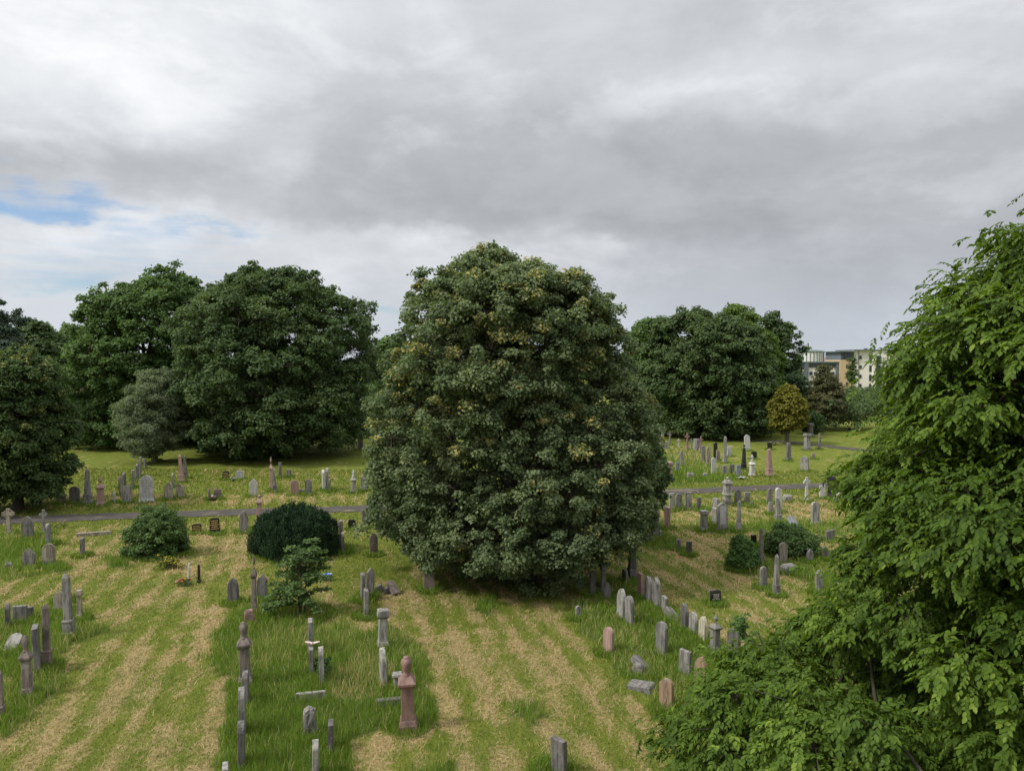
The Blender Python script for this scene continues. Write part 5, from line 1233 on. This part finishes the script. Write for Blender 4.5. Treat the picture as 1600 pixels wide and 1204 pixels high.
BY = 250.0
root = empty('apartment_block', (120, BY, 0)); tag(root, 'cream four-storey apartment block with balconies, tallest of the blocks', 'building')
rx = lambda px: (px - 800) / 1200 * BY - 120
rz = lambda py: 10.6 + (565 - py) / 1200 * BY
blk(rx(1334), rx(1362), 0, 14, -.3, rz(547)).build('wall', RENDER_, root)
blk(rx(1362), rx(1430), -.8, 14, -.3, rz(547.6)).build('wall', RENDER_, root)
blk(rx(1333), rx(1432), -1.2, 14.3, rz(547), rz(546)).build('roof', SLATE, root)
for py in (561, 576, 590.5, 605):
    window(root, rx(1344.2), rz(py), .75, 1.15, -.06)
    window(root, rx(1360.2) - .1, rz(py + 4.5), .75, 2.1, -.06)
    window(root, rx(1370.5), rz(py + 4.5), 1.5, 2.1, -.86, 2); window(root, rx(1392), rz(py + 4.5), 1.5, 2.1, -.86, 2); window(root, rx(1412), rz(py), 1.2, 1.2, -.86, 2)
    m = MB(); X = rx(1370.5)
    for k in range(9): m.frus(.05, .05, .05, .05, rz(py + 5), rz(py + 5) + 1.0, 0, X - .9 + k * .225, -1.25)
    m.frus(2.0, .07, 2.0, .07, rz(py + 5) + 1.0, rz(py + 5) + 1.07, 0, X, -1.25); m.frus(2.0, .5, 2.0, .5, rz(py + 5) - .12, rz(py + 5), 0, X, -1.06); m.build('balcony', FRAME, root)
m = MB(); m.frus(.14, .14, .14, .14, 0, rz(548), 0, rx(1341.3), -.09); m.build('downpipe', PIPE, root)
m = MB(); m.frus(.9, .9, .9, .9, rz(546), rz(543.5), 0, rx(1363), 5); m.frus(1.8, 1, 1.8, 1, rz(546), rz(544.5), 0, rx(1373), 5); m.build('roof_vent', SLATE, root)
root2 = empty('apartment_block', (120, BY, 0)); tag(root2, 'tan apartment block with grey glazed top storey under an overhanging flat roof', 'building')
blk(rx(1312), rx(1333.8), -.4, 12, -.3, rz(562)).build('wall', TAN, root2); blk(rx(1313), rx(1333.8), -.2, 12, rz(562), rz(549.5)).build('top_storey', SLATE, root2)
blk(rx(1308), rx(1334), -1.4, 12.5, rz(549.5), rz(548.4)).build('roof', GREENR, root2)
for py in (575, 589, 603): window(root2, rx(1322.5), rz(py), .6, 1.3, -.46)
for X in (1316, 1320.5, 1325, 1329.5): window(root2, rx(X), rz(561), .8, 2.1, -.26)
root3 = empty('apartment_block', (120, BY, 0)); tag(root3, 'low cream block with a long grey top floor and a dark glazed stair tower', 'building')
blk(rx(1215), rx(1311.8), 1.0, 13, -.3, rz(574)).build('wall', RENDER_, root3); blk(rx(1215), rx(1311.8), .8, 13, rz(574), rz(566.5)).build('top_storey', SLATE, root3)
blk(rx(1210), rx(1312), .2, 13.4, rz(566.5), rz(564.6)).build('roof', GREENR, root3); blk(rx(1258), rx(1264), .3, 4, -.3, rz(567)).build('stair_tower', SLATE, root3); blk(rx(1307.5), rx(1311.9), .4, 4, -.3, rz(567)).build('stair_tower', SLATE, root3)
for X in (1222, 1232, 1242, 1251, 1269, 1276, 1283, 1290, 1297, 1303):
    for py in (573.2, 586, 600): window(root3, rx(X), rz(py), 1.0 if py > 580 else 1.15, 1.1, .94 if py > 580 else .74, 2)
root4 = empty('round_hall', (148, 320, 0)); tag(root4, 'round white hall with a shallow green roof behind the low cream block', 'building')
ez = lambda py: 10.6 + (565 - py) / 1200 * 320
m = MB(); X = (1262 - 800) / 1200 * 320 - 148; m.lathe([(6.2, 0), (6.2, ez(549.5))], 28, X, 0); m.build('wall', plain('white_panels', (.66, .66, .64), .8, .3, .06, .3), root4)
m = MB(); m.lathe([(6.6, ez(549.5)), (6.6, ez(548.6)), (4, ez(546.5)), (.3, ez(545.5))], 28, X, 0); m.build('roof', GREENR, root4)
m = MB()
for k in range(28): m.frus(.2, .2, .2, .2, 0, ez(549.6), 0, X + 6.25 * math.cos(2 * math.pi * k / 28), 6.25 * math.sin(2 * math.pi * k / 28))
m.build('ribs', FRAME, root4)


def house(x, y, rzz, w, d, eave, ridge, label, wallm, roofm):
    root = empty('house', (x, y, 0), rzz); tag(root, label, 'building', 'houses beyond the trees')
    blk(-w / 2, w / 2, -d / 2, d / 2, -.3, eave).build('wall', wallm, root)
    m = MB(); e = .35; m.add([(-w / 2 - e, -d / 2 - e, eave - .1), (w / 2 + e, -d / 2 - e, eave - .1), (w / 2 + e, 0, ridge), (-w / 2 - e, 0, ridge), (-w / 2 - e, d / 2 + e, eave - .1), (w / 2 + e, d / 2 + e, eave - .1)], [(0, 1, 2, 3), (3, 2, 5, 4), (0, 3, 4), (1, 5, 2), (0, 4, 5, 1)])
    rf = m.build('roof', roofm, root); m = MB(); m.frus(.8, .6, .8, .6, ridge - .8, ridge + .8, 0, w * .3, .2); m.build('chimney', wallm, rf)
    for u in (-.28, .28): window(root, w * u, eave - 2.0, 1.1, 1.2, -d / 2 - .05, 2)


house(-86, 152, .4, 9, 7, 4.0, 6.2, 'house with a pinkish tiled roof glimpsed between the edge tree and wide green tree', RENDER_, PINKR)
house(139, 330, -.2, 12, 8, 9.0, 12.4, 'red-brown roofed house showing over the low cream block', TAN, PINKR)


# ------------------------------------------------------------------ grass
def blades(x, y, hh, wd, lean, tint, name, mat, r, flatten=None):
    n = len(x); z = hgt(x, y); th = r.random(n) * 2 * np.pi; la = r.random(n) * 2 * np.pi
    base = np.stack([x, y, z - .01], 1); s = np.stack([np.cos(th), np.sin(th), np.zeros(n)], 1) * (wd / 2)[:, None]
    l = np.stack([np.cos(la), np.sin(la), np.zeros(n)], 1) * (hh * lean)[:, None]
    up = np.zeros((n, 3)); up[:, 2] = hh * np.sqrt(np.maximum(.04, 1 - np.minimum(lean, .95) ** 2))
    mid = base + up * .6 + l * .35; tip = base + up + l
    V = np.stack([base - s, base + s, mid + s * .8, mid - s * .8, tip + s * .12, tip - s * .12], 1).reshape(-1, 3)
    b = np.arange(n)[:, None] * 6
    F = np.concatenate([b + np.array([[0, 1, 2, 3]]), b + np.array([[3, 2, 4, 5]])], 1).reshape(-1, 4)
    o = mesh_np(name, V, F, LM[mat], None, np.repeat(tint, 2)); tag(o, kind='stuff'); return o


def in_view(n, y0, y1, r, k=.72, pad=2.5):
    y = y0 * (y1 / y0) ** r.random(n); x = (r.random(n) * 2 - 1) * (k * y + pad); return x, y


r = np.random.default_rng(61)
# long grass in the uncut beds
x, y = in_view(620000, 15.5, 104, r)
core = zone('tall', x, y, .7); ok = (core | (zone('tall', x, y, 2.0) & (r.random(len(x)) < .4))) & (path_dist(x, y) > 1.5); x, y, core = x[ok], y[ok], core[ok]
f = fbm(x * .8, y * .8, 21); f2 = fbm(x * .25, y * .25, 26)
hh = (.16 + .42 * f) * r.uniform(.6, 1.25, len(x)) * np.where(y > 60, 1.15, 1) * np.where(core, 1, .5)
tt = np.clip(.18 + .5 * (f2 - .3) + r.normal(0, .16, len(x)) + .15 * f, 0, .74)
tan = (np.hypot((x + 5.0) / 1.0, (y - 25.2) / 1.9) < 1 + .5 * (f - .5)) | (np.hypot((x - 23) / 7, (y - 86) / 9) < .9)
tt = np.where((r.random(len(x)) < np.where(tan, .55, .06 + .16 * (f2 > .55))), r.uniform(.78, 1, len(x)), tt)
print('tall blades', len(x))
blades(x, y, hh, np.maximum(.010, y * .00062), np.clip(r.normal(.35, .2, len(x)), .02, .9), tt, 'tall_grass', 'tall', r)
# uncut tufts round the feet of the stones and shrubs
xs, ys = [], []
for s in STONES:
    n = int(np.clip(2600 / (s[2] / 20) ** 2, 60, 900)); a = r.random(n) * 2 * np.pi; q = r.uniform(.15, 1, n) ** .7 * (s[4] * .5 + .38)
    xs.append(s[1] + np.cos(a) * q); ys.append(s[2] + np.sin(a) * q)
for k in ('bushl', 'yew', 'ivy', 'bushr', 'sapl', 'lobe'):
    X, Y, p = TREES[k]; w = max(b - a for _, a, b in p) / 2; n = 1600; a = r.random(n) * 2 * np.pi; q = w * r.uniform(.75, 1.12, n); xs.append(X + np.cos(a) * q); ys.append(Y + np.sin(a) * q)
x, y = np.concatenate(xs), np.concatenate(ys); ok = path_dist(x, y) > 1.55; x, y = x[ok], y[ok]
hh = r.uniform(.10, .34, len(x)); tt = np.clip(r.normal(.38, .16, len(x)), 0, .74); tt = np.where(r.random(len(x)) < .06, .9, tt)
blades(x, y, hh, np.maximum(.010, y * .00068), np.clip(r.normal(.35, .2, len(x)), .02, .9), tt, 'tuft_grass', 'tall', r)
# stubble and dry cuttings on the mown ground
x, y = in_view(430000, 16, 75, r)
ok = (path_dist(x, y) > .8 + .6 * fbm(x * .8, y * .8, 71)) & ~zone('tall', x, y, .7); x, y = x[ok], y[ok]
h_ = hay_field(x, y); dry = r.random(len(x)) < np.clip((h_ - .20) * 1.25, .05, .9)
hh = np.where(dry, r.uniform(.05, .20, len(x)) * (.6 + .9 * fbm(x * 2.4, y * 2.4, 33, 2)), r.uniform(.03, .085, len(x))) * np.maximum(1, y / 30)
ln = np.where(dry, r.uniform(.75, .95, len(x)), np.clip(r.normal(.4, .25, len(x)), 0, .9))
tt = np.where(dry, np.clip(r.normal(.74, .16, len(x)), .42, 1), np.clip(r.normal(.22, .14, len(x)), 0, .45))
print('mown blades', len(x))
blades(x, y, hh, np.maximum(.010, y * .00072), ln, tt, 'mown_grass', 'mown', r)
